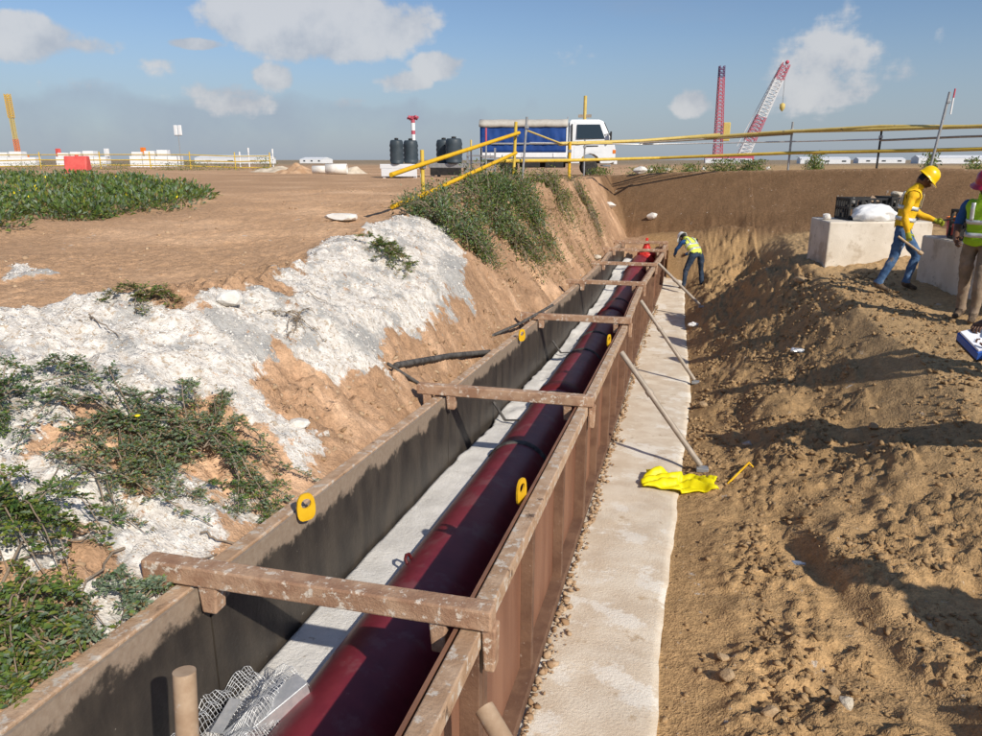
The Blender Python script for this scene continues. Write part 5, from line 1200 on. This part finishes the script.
# ================================================================== LOOSE THINGS IN AND BESIDE THE TRENCH
# crumpled wire mesh and steel angle on the bedding
y0 = 2.42; c = Vector((px_(y0) - .36, y0 - .05, slz(y0) + .44))
t = thing('wire_mesh', c, 'crumpled silver wire mesh with a steel angle lying on the red pipe', 'mesh')
m = MB(); nu, nv = 40, 32; pts = {}
for i in range(nu):
    for j in range(nv):
        u, v = i / (nu - 1) - .5, j / (nv - 1) - .5
        zz = .05 * math.sin(u * 9 + v * 3) + .07 * float(fbm(np.array([u * 5 + 3]), np.array([v * 5]), 3, 55)[0]) + .06 * max(0, v + .1)
        pts[i, j] = c + Vector((u * .36 + v * .10, -.12 + v * .52, zz + .05))
for i in range(nu):
    m.tube([pts[i, j] for j in range(nv)], .0016, 4, cap=False)
for j in range(nv):
    m.tube([pts[i, j] for i in range(nu)], .0016, 4, cap=False)
o = m.build('mesh_sheet', 'galv', t); o['kind'] = 'stuff'
a = c + Vector((.0, -.24, .05)); b = c + Vector((.17, .07, .13)); d = (b - a).normalized(); n_ = d.cross(Vector((0, 0, 1))).normalized()
m = MB(); m.obox(a, b, .085, .006).obox(a + n_ * .045 + Vector((0, 0, -.03)), b + n_ * .045 + Vector((0, 0, -.03)), .006, .06); m.build('angle_bar', 'galv', t)
m = MB(); m.obox(a + Vector((-.05, .0, .02)), a + Vector((-.06, .16, .05)), .05, .006); m.build('flat_bar', 'galv', t)

# black ribbed pole and hoses from the bank to the formwork
def ribbed(name, pts, r, lab):
    pts = [Vector(p) for p in pts]; L = []; 
    for i in range(len(pts) - 1):
        n = max(2, int((pts[i + 1] - pts[i]).length / .03))
        for k in range(n): L.append(pts[i].lerp(pts[i + 1], k / n))
    L.append(pts[-1]); tag(MB().tube(L, [r * (1 + .16 * (k % 2)) for k in range(len(L))], 8).build(name, 'hose', org=pts[0]), lab, 'hose', 'black hoses on the bank')
p0 = gp(396, 373, .03); p1 = Vector((float(xl(8.1)) + .02, 8.1, float(zt(8.1)) + .03)); p1 = A_(490, 352, 8.0)
ribbed('ribbed_hose', [p0, p0.lerp(p1, .5) + Vector((0, 0, .02)), p1], .026, 'thick black ribbed hose from the earth bank to the formwork rim')
p0 = A_(480, 341, 8.4); p1 = A_(553, 305, 10.4); ribbed('thin_hose', [p0, p0.lerp(p1, .5) + Vector((0, 0, -.03)), p1], .018, 'thin black hose climbing past the third cross beam')
p0 = gp(388, 372, .03); p1 = gp(420, 388, .0); p1.z = max(p1.z, surf(p1.x, p1.y) + .02); ribbed('thin_hose', [p0, p1], .014, 'short thin black hose below the ribbed hose')
# yellow sheet
def sheet(px_list, n, mname, name, lab, cat, thick=.02, hgt=.05, seed=1):
    C_ = [gp(*p) for p in px_list]; m = MB(); vs = []
    nu_, nv_ = n
    for i in range(nu_ + 1):
        for j in range(nv_ + 1):
            u, v = i / nu_, j / nv_; p = C_[0].lerp(C_[1], u).lerp(C_[3].lerp(C_[2], u), v)
            zg = surf(p.x, p.y); 
            if p.x < float(xs(p.y)): zg = float(zs(p.y)) + .01
            e = min(u, 1 - u, v * .7, (1 - v) * .7) * 6; fo = abs(math.sin(v * 9 + 2 * math.sin(u * 5 + seed))) * hgt + hgt * .6 * float(fbm(np.array([u * 6 + seed]), np.array([v * 4]), 3, seed)[0])
            vs.append((p.x + .02 * math.sin(v * 7 + seed), p.y + .015 * math.sin(u * 11), zg + .014 + max(0.0, fo) * min(1, e + .25)))
    m.add(vs, [(i * (nv_ + 1) + j, (i + 1) * (nv_ + 1) + j, (i + 1) * (nv_ + 1) + j + 1, i * (nv_ + 1) + j + 1) for i in range(nu_) for j in range(nv_)], 0, True)
    o = m.build(name, mname, org=C_[0]); md = o.modifiers.new('th', 'SOLIDIFY'); md.thickness = thick; md.offset = 0; return tag(o, lab, cat)
sheet([(641, 490), (716, 494), (714, 481), (645, 474)], (44, 26), 'yellow_sheet', 'plastic_sheet', 'bright yellow folded plastic sheet lying across the slab edge', 'sheet', .014, .075, 2)
p0 = gp(727, 489, .01); p1 = gp(748, 472, .05); m = MB(); m.tube([p0, p1], .011, 8).tube([p1, p1 + Vector((.06, .0, -.06))], .009, 8)
tag(m.build('yellow_hook', 'yellow_paint', org=p0), 'bent yellow rod lying in the loose soil', 'rod')
# litter
def crumple(pp, r, mname, name, lab, cat, seed, flat=.6):
    bm = bmesh.new(); bmesh.ops.create_icosphere(bm, subdivisions=3, radius=1)
    for v in bm.verts:
        c = v.co; k = 1 + .5 * float(fbm(np.array([c.x * 2 + seed]), np.array([c.y * 2 + c.z * 2.3]), 3, seed)[0]); v.co = Vector((c.x * r[0] * k, c.y * r[1] * k, c.z * r[2] * k * flat))
    return tag(MB().addbm(bm, 0, False, Matrix.Translation(pp)).build(name, mname, org=pp), lab, cat)
crumple(gp(693, 329, .05), (.10, .07, .08), 'bag', 'cup', 'crumpled white cup lying by the middle grey prop', 'litter', 3)
crumple(gp(796, 356, .04), (.10, .06, .06), 'galv', 'tin', 'dented silver tin on the shaded spoil', 'litter', 5)
crumple(gp(836, 261, .02), (.22, .09, .05), 'bag', 'plastic_bag', 'flat white plastic bag on the earth before the block', 'litter', 8); crumple(gp(861, 262, .02), (.2, .08, .04), 'bag', 'plastic_bag', 'torn grey white plastic wrap behind the worker in jeans', 'litter', 9)
crumple(gp(948, 285, .02), (.13, .07, .05), 'bag', 'plastic_bag', 'small white plastic scrap beside the khaki trousers', 'litter', 11)
crumple(gp(796, 566, .02), (.06, .025, .02), 'scrap_blue', 'scrap', 'blue grey scrap of sheet in the clods', 'litter', 13)
# rocks
def rockat(px, py, r, mname, lab, seed, flat=.75, sink=.3):
    p = gp(px, py); tag(MB().addbm(rock_bm(r, seed, flat), 0, False, Matrix.Translation((p.x, p.y, p.z + r[2] * flat * (1 - sink)))).build('rock', mname, org=p), lab, 'rock', 'single rocks on the ground')
rockat(342, 223, (.26, .2, .12), 'rock_white', 'flat pale slab of rock lying on the upper earth', 3, .5, .1); rockat(231, 313, (.10, .09, .10), 'rock_white', 'white boulder at the top of the lime bank', 4)
rockat(703, 409, (.075, .06, .06), 'rock_soil', 'tan rock beside the slab edge below the shaded spoil', 5); rockat(747, 449, (.06, .05, .05), 'rock_grey', 'round grey rock near the yellow rod', 6)
rockat(727, 686, (.05, .045, .05), 'rock_soil', 'pale rock with long shadow on the flat soil by the slab', 7); rockat(722, 662, (.04, .035, .035), 'rock_soil', 'small pale rock above a soil crack', 8)
rockat(768, 722, (.05, .04, .045), 'rock_soil', 'tan clod rock at the edge of the track', 9); rockat(845, 714, (.045, .05, .05), 'rock', 'pale broken stone in the clods by the track', 10); rockat(652, 219, (.22, .16, .16), 'rock_white', 'white rock behind the red valve', 11)
rockat(833, 692, (.04, .035, .035), 'rock_soil', 'buff stone among the clods', 12); rockat(873, 430, (.06, .06, .05), 'rock_soil', 'buff rock on the shaded rise', 13); rockat(800, 290, (.12, .1, .09), 'rock_soil', 'earth coloured rock on the terrace', 14)
rockat(610, 208, (.2, .15, .14), 'rock_white', 'pale rock on the cut edge below the truck', 15); rockat(596, 262, (.14, .1, .1), 'rock', 'tan rock on the bank beside the far formwork', 16); rockat(300, 520 - 90, (.07, .06, .05), 'rock_white', 'small white rock on the orange bank', 18)
for k, (px, py) in enumerate(((650, 173), (668, 172), (690, 171), (704, 171), (640, 174), (810, 169), (768, 170))): rockat(px, py, (.22 + .05 * (k % 3), .16, .18), 'rock_white', 'pale stone on the crest below the guard rail', 30 + k, .8, .1)

# scattered soil clods and lime crumbs (mortar along the formwork foot comes last)
def scatter(name, mname, lab, xs_, ys_, rs_, sub=1, sink=.25, variants=8):
    V0 = []
    for k in range(variants):
        bm = rock_bm((1, 1, 1), 100 + k, .8, sub, .28); bm.verts.index_update(); V0.append((np.array([v.co for v in bm.verts]), np.array([[v.index for v in f.verts] for f in bm.faces]))); bm.free()
    zs2 = surfv(xs_, ys_); VV = []; FF = []; n0 = 0
    ang = rng.uniform(0, 6.283, len(xs_)); kk = rng.integers(0, variants, len(xs_)); st = rng.uniform(.7, 1.35, len(xs_))
    for x, y, z, r, a, k, s_ in zip(xs_, ys_, zs2, rs_, ang, kk, st):
        v, f = V0[k]; ca_, sa_ = math.cos(a), math.sin(a)
        v = v * (s_, 1., 1.45 - .6 * s_); w = np.stack([(v[:, 0] * ca_ - v[:, 1] * sa_) * r + x, (v[:, 0] * sa_ + v[:, 1] * ca_) * r + y, (v[:, 2] + .5 * (v[:, 0] * math.sin(a * 3))) * r + z + r * (.6 - sink * 1.6)], 1)
        VV.append(w); FF.append(f + n0); n0 += len(v)
    VV = np.concatenate(VV); FF = np.concatenate(FF)
    me = bpy.data.meshes.new(name); me.vertices.add(len(VV)); me.vertices.foreach_set('co', VV.ravel()); me.loops.add(len(FF) * 3); me.loops.foreach_set('vertex_index', FF.ravel().astype(np.int32))
    me.polygons.add(len(FF)); me.polygons.foreach_set('loop_start', np.arange(0, len(FF) * 3, 3, dtype=np.int32)); me.polygons.foreach_set('loop_total', np.full(len(FF), 3, np.int32)); me.update(); me.validate()
    me.materials.append(MATS[mname]); o = bpy.data.objects.new(name, me); COL.objects.link(o); tag(o, lab, 'clods', kind='stuff'); return o
n = 34000; cy = 1.8 + 11.5 * rng.random(n) ** 1.7; cx = xs0(cy) + .03 + 3.0 * rng.random(n) ** 1.1
dens = billow(cx * 2.1, cy * 2.1, 3, 71); flat_ = (cx < .62) & (cy < 6.5)
trk = np.exp(-((cx - 1.25 - .35 * np.sin(cy * .7)) / .11) ** 2) * (cy < 6)
keep = (rng.random(n) < sst(.50, .72, dens)) & (~flat_ | (rng.random(n) < .10)) & (rng.random(n) > trk)
cx, cy = cx[keep], cy[keep]; cr = (.004 + .022 * rng.random(len(cx)) ** 5) * (1 + .05 * cy)
scatter('soil_clods', 'clod', 'loose brown soil clods covering the spoil beside the slab', cx, cy, cr)
iy, ixx = np.nonzero((WH > .6) & LEFT & (GY < 13)); sel = rng.choice(len(iy), 9000)
lx = GX[iy[sel], ixx[sel]] + rng.uniform(-.015, .015, 9000); ly = GY[iy[sel], ixx[sel]] + rng.uniform(-.015, .015, 9000)
scatter('lime_crumbs', 'crumb_white', 'white lime crumbs strewn over the bank', lx, ly, (.003 + .010 * rng.random(9000) ** 4) * (1 + .05 * ly), 1)
bx_ = -2.05 - 6 * rng.random(9000) ** 1.8; by_ = 1.5 + 16 * rng.random(9000) ** 1.3; ok = (bx_ < xl(by_) - .12) & ((bx_ > -3.7) | (rng.random(9000) < .2)) & (fbm(bx_ * 1.5, by_ * 1.5, 3, 77) > -.15) & (WH[np.clip(np.searchsorted(gy, by_), 0, NY - 1), np.clip(np.searchsorted(gx, bx_), 0, NX - 1)] < .25)
scatter('bank_pebbles', 'clod_tan', 'small tan pebbles on the bank and the upper earth', bx_[ok], by_[ok], ((.004 + .022 * rng.random(9000) ** 5) * (1 + .05 * by_))[ok], 1) if 'clod_tan' in MATS else None

# ================================================================== PLANTS
def leafmesh(name, pts, dirs, size, mats, mi, parent=None, org=None, aspect=.42, label=None, cat=None, kind=None, lift=.35):
    """one folded leaf (two quads) at every point"""
    P_ = np.asarray(pts, float); D = np.asarray(dirs, float); D /= np.linalg.norm(D, axis=1)[:, None] + 1e-9
    n = len(P_); up = np.tile([0, 0, 1.], (n, 1)) + rng.normal(0, .45, (n, 3)); S_ = np.cross(D, up); S_ /= np.linalg.norm(S_, axis=1)[:, None] + 1e-9; U_ = np.cross(S_, D)
    L = np.asarray(size)[:, None]; Wd = L * aspect
    a = P_; b = P_ + D * L * .5 + S_ * Wd * .5 + U_ * L * .10; c = P_ + D * L - U_ * L * .08; d = P_ + D * L * .5 - S_ * Wd * .5 + U_ * L * .10; e = P_ + D * L * .5
    VV = np.stack([a, b, c, d, e], 1).reshape(-1, 3)
    if org is None and parent is not None: org = ORG[parent.name]
    VV = VV - np.array(org if org is not None else (0, 0, 0))
    k = np.arange(n)[:, None] * 5; F1 = k + np.array([[0, 1, 2, 4]]); F2 = k + np.array([[0, 4, 2, 3]]); FF = np.stack([F1, F2], 1).reshape(-1, 4)
    me = bpy.data.meshes.new(name); me.vertices.add(len(VV)); me.vertices.foreach_set('co', VV.ravel()); me.loops.add(len(FF) * 4); me.loops.foreach_set('vertex_index', FF.ravel().astype(np.int32))
    me.polygons.add(len(FF)); me.polygons.foreach_set('loop_start', np.arange(0, len(FF) * 4, 4, dtype=np.int32)); me.polygons.foreach_set('loop_total', np.full(len(FF), 4, np.int32)); me.update()
    for m in mats: me.materials.append(MATS[m])
    me.polygons.foreach_set('material_index', np.repeat(np.asarray(mi, np.int32), 2)); me.update()
    o = bpy.data.objects.new(name, me); COL.objects.link(o)
    if parent is not None: o.parent = parent
    elif org is not None: o.location = org
    if label: tag(o, label, cat, kind=kind)
    return o
def sprawl(px, py, spread, nst, hgt, leafL, label, mats, wts, name='weed', seed=0, squash=(1, 1), group='weeds on the lime bank', dens=1.0, cat='weed'):
    rr = np.random.default_rng(seed + 50); c = gp(px, py); t = thing(name, c, label, cat, group)
    st = MB(); pts = []; dirs = []
    for s_ in range(nst):
        a = rr.uniform(0, 6.283); L = spread * rr.uniform(.35, 1.0); x, y = c.x + rr.normal(0, .05 * spread), c.y + rr.normal(0, .05 * spread); path = []
        n = 10; wob = rr.uniform(-1, 1); hh = hgt * rr.uniform(.5, 1.2)
        for k in range(n + 1):
            f = k / n; aa = a + wob * f * .8; X = x + math.cos(aa) * L * f * squash[0]; Y = y + math.sin(aa) * L * f * squash[1]
            X = min(X, float(xl(Y)) - .02)
            z = surf(X, Y) + .01 + hh * math.sin(math.pi * min(1, f * .9 + .08)) ** .8 * (1 - .25 * f); path.append(Vector((X, Y, z)))
        st.tube(path, [.0032 * (1 - .6 * k / n) * (1 + spread) for k in range(n + 1)], 5, cap=False)
        nl = int(8 * L / leafL * .13 * dens) + 4
        for _ in range(nl):
            f = rr.uniform(.12, 1.0) * n; k = min(n - 1, int(f)); p = path[k].lerp(path[k + 1], f - k); td = (path[k + 1] - path[k]).normalized()
            sd_ = td.cross(Vector((0, 0, 1))).normalized() * (1 if rr.random() < .5 else -1)
            dd = (td * rr.uniform(.1, .8) + sd_ * rr.uniform(.4, 1) + Vector((0, 0, rr.uniform(-.2, .7)))).normalized()
            # a pinnate leaf: leaflets along a short stalk
            sl_ = leafL * rr.uniform(1.6, 3.2); npair = 4; cs = dd.cross(Vector((0, 0, 1))).normalized()
            for q in range(npair):
                base = p + dd * sl_ * (q + .6) / npair
                for s2 in (-1, 1): pts.append(base); dirs.append(dd * .5 + cs * s2 + Vector((0, 0, rr.uniform(-.1, .25))))
    st.build('stems', 'twig', t)
    pts = np.array(pts); pts[:, 2] = np.maximum(pts[:, 2], surfv(pts[:, 0], pts[:, 1]) + .004)
    keepm = pts[:, 0] < xl(pts[:, 1]) + .05
    pts = pts[keepm]; dirs = np.array(dirs)[keepm]
    mi = rr.choice(len(mats), len(pts), p=wts); leafmesh('foliage', pts, dirs, leafL * rr.uniform(.6, 1.6, len(pts)), mats, mi, t, aspect=.5)
LB = ['leaf_blue', 'leaf', 'leaf_yellow', 'leaf_dry']
sprawl(130, 440, .62, 26, .13, .018, 'broad sprawling blue green weed in the middle of the lime bank', LB, [.6, .25, .05, .1], seed=1)
sprawl(205, 455, .60, 24, .14, .018, 'spreading green weed with a yellow flower on the lime bank', LB, [.55, .25, .05, .15], seed=2)
sprawl(70, 392, .24, 10, .10, .018, 'small green weed on open white lime', LB, [.5, .4, .05, .05], seed=3)
sprawl(120, 500, .45, 16, .10, .016, 'thin straggling weed below the sprawling weeds', LB, [.5, .15, .05, .3], seed=4)
sprawl(240, 495, .30, 12, .10, .016, 'green weed tuft just above the yellow lug', LB, [.3, .5, .1, .1], seed=5)
sprawl(25, 545, .40, 22, .22, .022, 'bright green leafy weed beside the shaded corner of the bank', LB, [.15, .5, .3, .05], seed=6)
sprawl(15, 640, .36, 18, .18, .022, 'yellow green weed low on the bank with dry stalks', LB, [.2, .4, .3, .1], seed=7)
sprawl(60, 660, .26, 14, .10, .018, 'low blue green weed near the rusty rim', LB, [.6, .25, .05, .1], seed=8)
sprawl(140, 612, .22, 12, .10, .018, 'grey green weed at the end of the first cross beam', ['leaf_blue', 'leaf', 'leaf_yellow', 'leaf_dry'], [.75, .15, 0, .1], seed=9)
sprawl(10, 430, .35, 14, .16, .02, 'dark green weed at the outer edge of the lime', LB, [.4, .5, .05, .05], seed=10)
sprawl(390, 268, .42, 20, .14, .025, 'green clump growing in the middle of the lime heap', ['leaf', 'leaf_yellow', 'leaf_dry'], [.55, .2, .25], seed=11)
sprawl(145, 308, .30, 12, .07, .02, 'dry green tuft at the top edge of the lime bank', ['leaf', 'leaf_yellow', 'leaf_dry'], [.45, .15, .4], seed=12)
sprawl(20, 700, .25, 12, .10, .02, 'sparse yellow green weed at the foot of the bank', LB, [.2, .35, .3, .15], seed=13)
sprawl(300, 330, .3, 9, .05, .012, 'thin dry stalks crossing the lime lip', ['leaf_dry', 'twig'], [.6, .4], seed=14, dens=.3)
p = gp(142, 450); q = MB(); q.lathe([(0, .0), (.014, .003), (.016, .009), (.005, .012), (0, .010)], (p.x, p.y, p.z + .15), 'z', 10)
q.tube([(p.x, p.y, p.z), (p.x, p.y, p.z + .15)], .002, 5, mi=1); tag(q.build('flower', ['petal', 'leaf'], org=p), 'single yellow flower on the sprawling weed', 'flower')
# dry twigs lying on the bank
for k, (x0, y0, x1, y1) in enumerate(((60, 470, 130, 545), (20, 580, 90, 555), (150, 590, 215, 560), (90, 330, 120, 352), (300, 300, 330, 318), (10, 600, 60, 500), (200, 540, 245, 560), (120, 560, 60, 640))):
    a, b_ = gp(x0, y0), gp(x1, y1); L = []
    for f in np.linspace(0, 1, 9):
        p = a.lerp(b_, f); L.append((p.x + random.uniform(-.02, .02), p.y + random.uniform(-.02, .02), surf(p.x, p.y) + .012 + .03 * math.sin(f * 3.1)))
    tag(MB().tube(L, [.006 - .0004 * i for i in range(9)], 6).build('dry_twig', 'twig', org=a), 'dry pale twig lying among the weeds on the bank', 'twig', 'dry twigs on the bank')
# big shrubs on the bank behind the lime heap
def shrub(px, py, r, h, n, leafL, label, mats, wts, seed):
    rr = np.random.default_rng(seed + 300); c = gp(px, py); t = thing('shrub', c, label, 'shrub', 'shrubs on the bank below the handrail')
    st = MB(); pts = []; dirs = []; nb = 60
    for k in range(nb):
        a = rr.uniform(0, 6.283); rad_ = r * math.sqrt(rr.random()); x, y = c.x + math.cos(a) * rad_ * .25, c.y + math.sin(a) * rad_ * .25
        tx, ty = c.x + math.cos(a) * rad_, c.y + math.sin(a) * rad_; tx = min(tx, float(xl(ty)) - .25); g = surf(tx, ty)
        tz = g + 1.25 * h * (1 - .55 * (rad_ / r) ** 2) * rr.uniform(.55, 1.12); z0 = surf(x, y)
        path = [Vector((x, y, z0)).lerp(Vector((tx, ty, tz)), f) + Vector((0, 0, .12 * math.sin(math.pi * f))) for f in np.linspace(0, 1, 6)]
        st.tube(path, [.012 - .0016 * i for i in range(6)], 5, cap=False)
        cr = rr.uniform(.10, .2)
        m_ = int(n / nb); w = rr.normal(0, 1, (m_, 3)); w /= np.linalg.norm(w, axis=1)[:, None]; w *= (cr * rr.random((m_, 1)) ** .4)
        ff = rr.uniform(.45, 1.02, m_); base = np.array([path[0].lerp(path[-1], float(f)) for f in ff]); q = base + w * np.array([1, 1, .8])
        pts.append(q); dirs.append(w + np.array([0, 0, .04]) + rr.normal(0, .05, (m_, 3)))
    st.build('stems', 'twig', t)
    pts = np.concatenate(pts); dirs = np.concatenate(dirs); pts[:, 2] = np.maximum(pts[:, 2], surfv(pts[:, 0], pts[:, 1]) + .01); kp = pts[:, 0] < xl(pts[:, 1]) - .05
    pts, dirs = pts[kp], dirs[kp]
    mi = rr.choice(len(mats), len(pts), p=wts); leafmesh('foliage', pts, dirs, leafL * rr.uniform(.6, 1.3, len(pts)), mats, mi, t, aspect=.45)
SH = ['leaf', 'leaf_blue', 'leaf_yellow', 'leaf_dry']
shrub(448, 232, .85, .42, 5200, .05, 'dark green shrub against the lime heap under the handrail post', SH, [.5, .4, .05, .05], 1)
shrub(492, 222, 1.05, .55, 6500, .05, 'large dense dark green shrub on the bank below the handrail', SH, [.55, .3, .1, .05], 2)
shrub(530, 225, .75, .40, 4200, .05, 'green shrub thinning to dry stems towards the earth cut', SH, [.45, .25, .15, .15], 3)
shrub(465, 246, .6, .25, 3000, .045, 'low green shrub creeping down the bank', SH, [.45, .3, .12, .13], 4)
shrub(515, 248, .55, .22, 2000, .045, 'yellowing shrub low on the earth bank', SH, [.35, .2, .2, .25], 5)
shrub(505, 195, .9, .5, 4800, .055, 'green shrub at the crest beside the truck wheel', SH, [.5, .25, .2, .05], 6)
shrub(556, 196, .75, .3, 3000, .05, 'grassy green tuft on the crest below the truck cab', SH, [.4, .05, .4, .15], 7)
shrub(585, 205, .7, .2, 1600, .05, 'thin grassy tuft at the cut edge beyond the shrubs', SH, [.35, .05, .35, .25], 8)
# green scrub over the upper ground
n = 70000; poly = [hit(*p) for p in ((-160, 262), (-60, 250), (0, 241), (40, 236), (100, 222), (150, 212), (190, 205), (216, 196), (205, 189), (120, 184), (0, 181), (-160, 181))]
pa = np.array([p[:2] for p in poly]); lo, hi = pa.min(0), pa.max(0)
cxy = rng.uniform(0, 1, (1100, 2)) * (hi - lo) + lo; sdv = poly_sd(poly, cxy[:, 0], cxy[:, 1]); cl = cxy[(sdv + .7 * fbm(cxy[:, 0] * .6, cxy[:, 1] * .6, 3, 7)) > .45]
kk = rng.integers(0, len(cl), n); crad = .28 + .35 * rng.random(len(cl)); chgt = .16 + .26 * rng.random(len(cl))
w = rng.normal(0, 1, (n, 3)); w /= np.linalg.norm(w, axis=1)[:, None]; w *= rng.random((n, 1)) ** .35; w[:, 2] = abs(w[:, 2])
X = cl[kk, 0] + w[:, 0] * crad[kk]; Y = cl[kk, 1] + w[:, 1] * crad[kk]; Z = surfv(X, Y) + w[:, 2] * chgt[kk]
mi = rng.choice(4, n, p=[.5, .28, .17, .05]); fl = rng.random(n) < .006; mi = np.where(fl & (w[:, 2] > .5), 4, mi)
leafmesh('green_scrub', np.stack([X, Y, Z], 1), w + rng.normal(0, .3, (n, 3)) + np.array([0, 0, .3]), .055 * rng.uniform(.6, 1.4, n) * (1 + .03 * Y), ['leaf', 'leaf_blue', 'leaf_yellow', 'leaf_dry', 'petal'], mi, aspect=.5,
         label='low green scrub with yellow flowers covering the upper ground', cat='scrub', kind='stuff')
# scrub along the far crest and yard edge
pts = []; 
def tuft(px, Y, wpx, h, n):
    for _ in range(n):
        x = px + random.gauss(0, wpx * .4); q = aty(x, 165, Y + random.uniform(-.8, .8)); pts.append((q[0], q[1], surf(q[0], q[1]) + h * random.random() ** 1.4))
for px, Y, wp, h, n_ in ((725, 27.2, 26, .38, 900), (752, 26.6, 18, .34, 700), (660, 28.8, 18, .3, 500), (640, 29.2, 18, .25, 400), (815, 25.4, 12, .5, 700), (930, 23.6, 9, .4, 400), (975, 23, 12, .3, 300), (690, 28, 14, .28, 400), (600, 29.2, 16, .25, 400), (195, 45, 26, .6, 700), (170, 46, 22, .5, 600), (265, 40, 12, .8, 500), (225, 50, 30, .5, 600), (110, 44, 40, .5, 800), (30, 42, 40, .5, 800)):
    tuft(px, Y, wp, h, n_)
n = len(pts); leafmesh('crest_scrub', np.array(pts), rng.normal(0, .5, (n, 3)) + np.array([0, 0, .5]), .09 * rng.uniform(.6, 1.3, n), SH, rng.choice(4, n, p=[.45, .15, .25, .15]), label='patchy green scrub along the crest and the yard edge', cat='scrub', kind='stuff')
# dry grass on the far earth cut
n = 5200; yy = rng.uniform(11, 22, n); xx = np.interp(yy, [11, 14, 18, 22], [-3.4, -3.0, -2.7, -2.5]) + rng.random(n) ** 1.1 * 1.0; ok = (xx < xl(yy) - .1) & (fbm(xx * 2, yy * 2, 3, 19) > .0); xx, yy = xx[ok], yy[ok]
leafmesh('dry_grass', np.stack([xx, yy, surfv(xx, yy)], 1), rng.normal(0, .5, (len(xx), 3)) + np.array([.3, 0, .6]), .08 * rng.uniform(.5, 1.3, len(xx)), ['leaf_dry', 'twig', 'leaf_yellow'], rng.choice(3, len(xx), p=[.6, .25, .15]), aspect=.16, label='dry grass and roots hanging on the steep earth cut', cat='grass', kind='stuff')

n = 1300; my = .8 + 17 * rng.random(n) ** 1.5; mx = xr(my) + .01 + abs(rng.normal(0, .035, n)) * (1 + .8 * np.clip(fbm(my * 2.2, my * 0, 3, 91), -.6, 1))
mo = scatter('mortar_lumps', 'clod_tan', 'crusty mortar and dirt along the foot of the formwork', mx, my, (.008 + .022 * rng.random(n) ** 2.5), 1)
mv = np.zeros(len(mo.data.vertices) * 3); mo.data.vertices.foreach_get('co', mv); mv = mv.reshape(-1, 3); mv[:, 2] += .232; mo.data.vertices.foreach_set('co', mv.ravel()); mo.data.update()
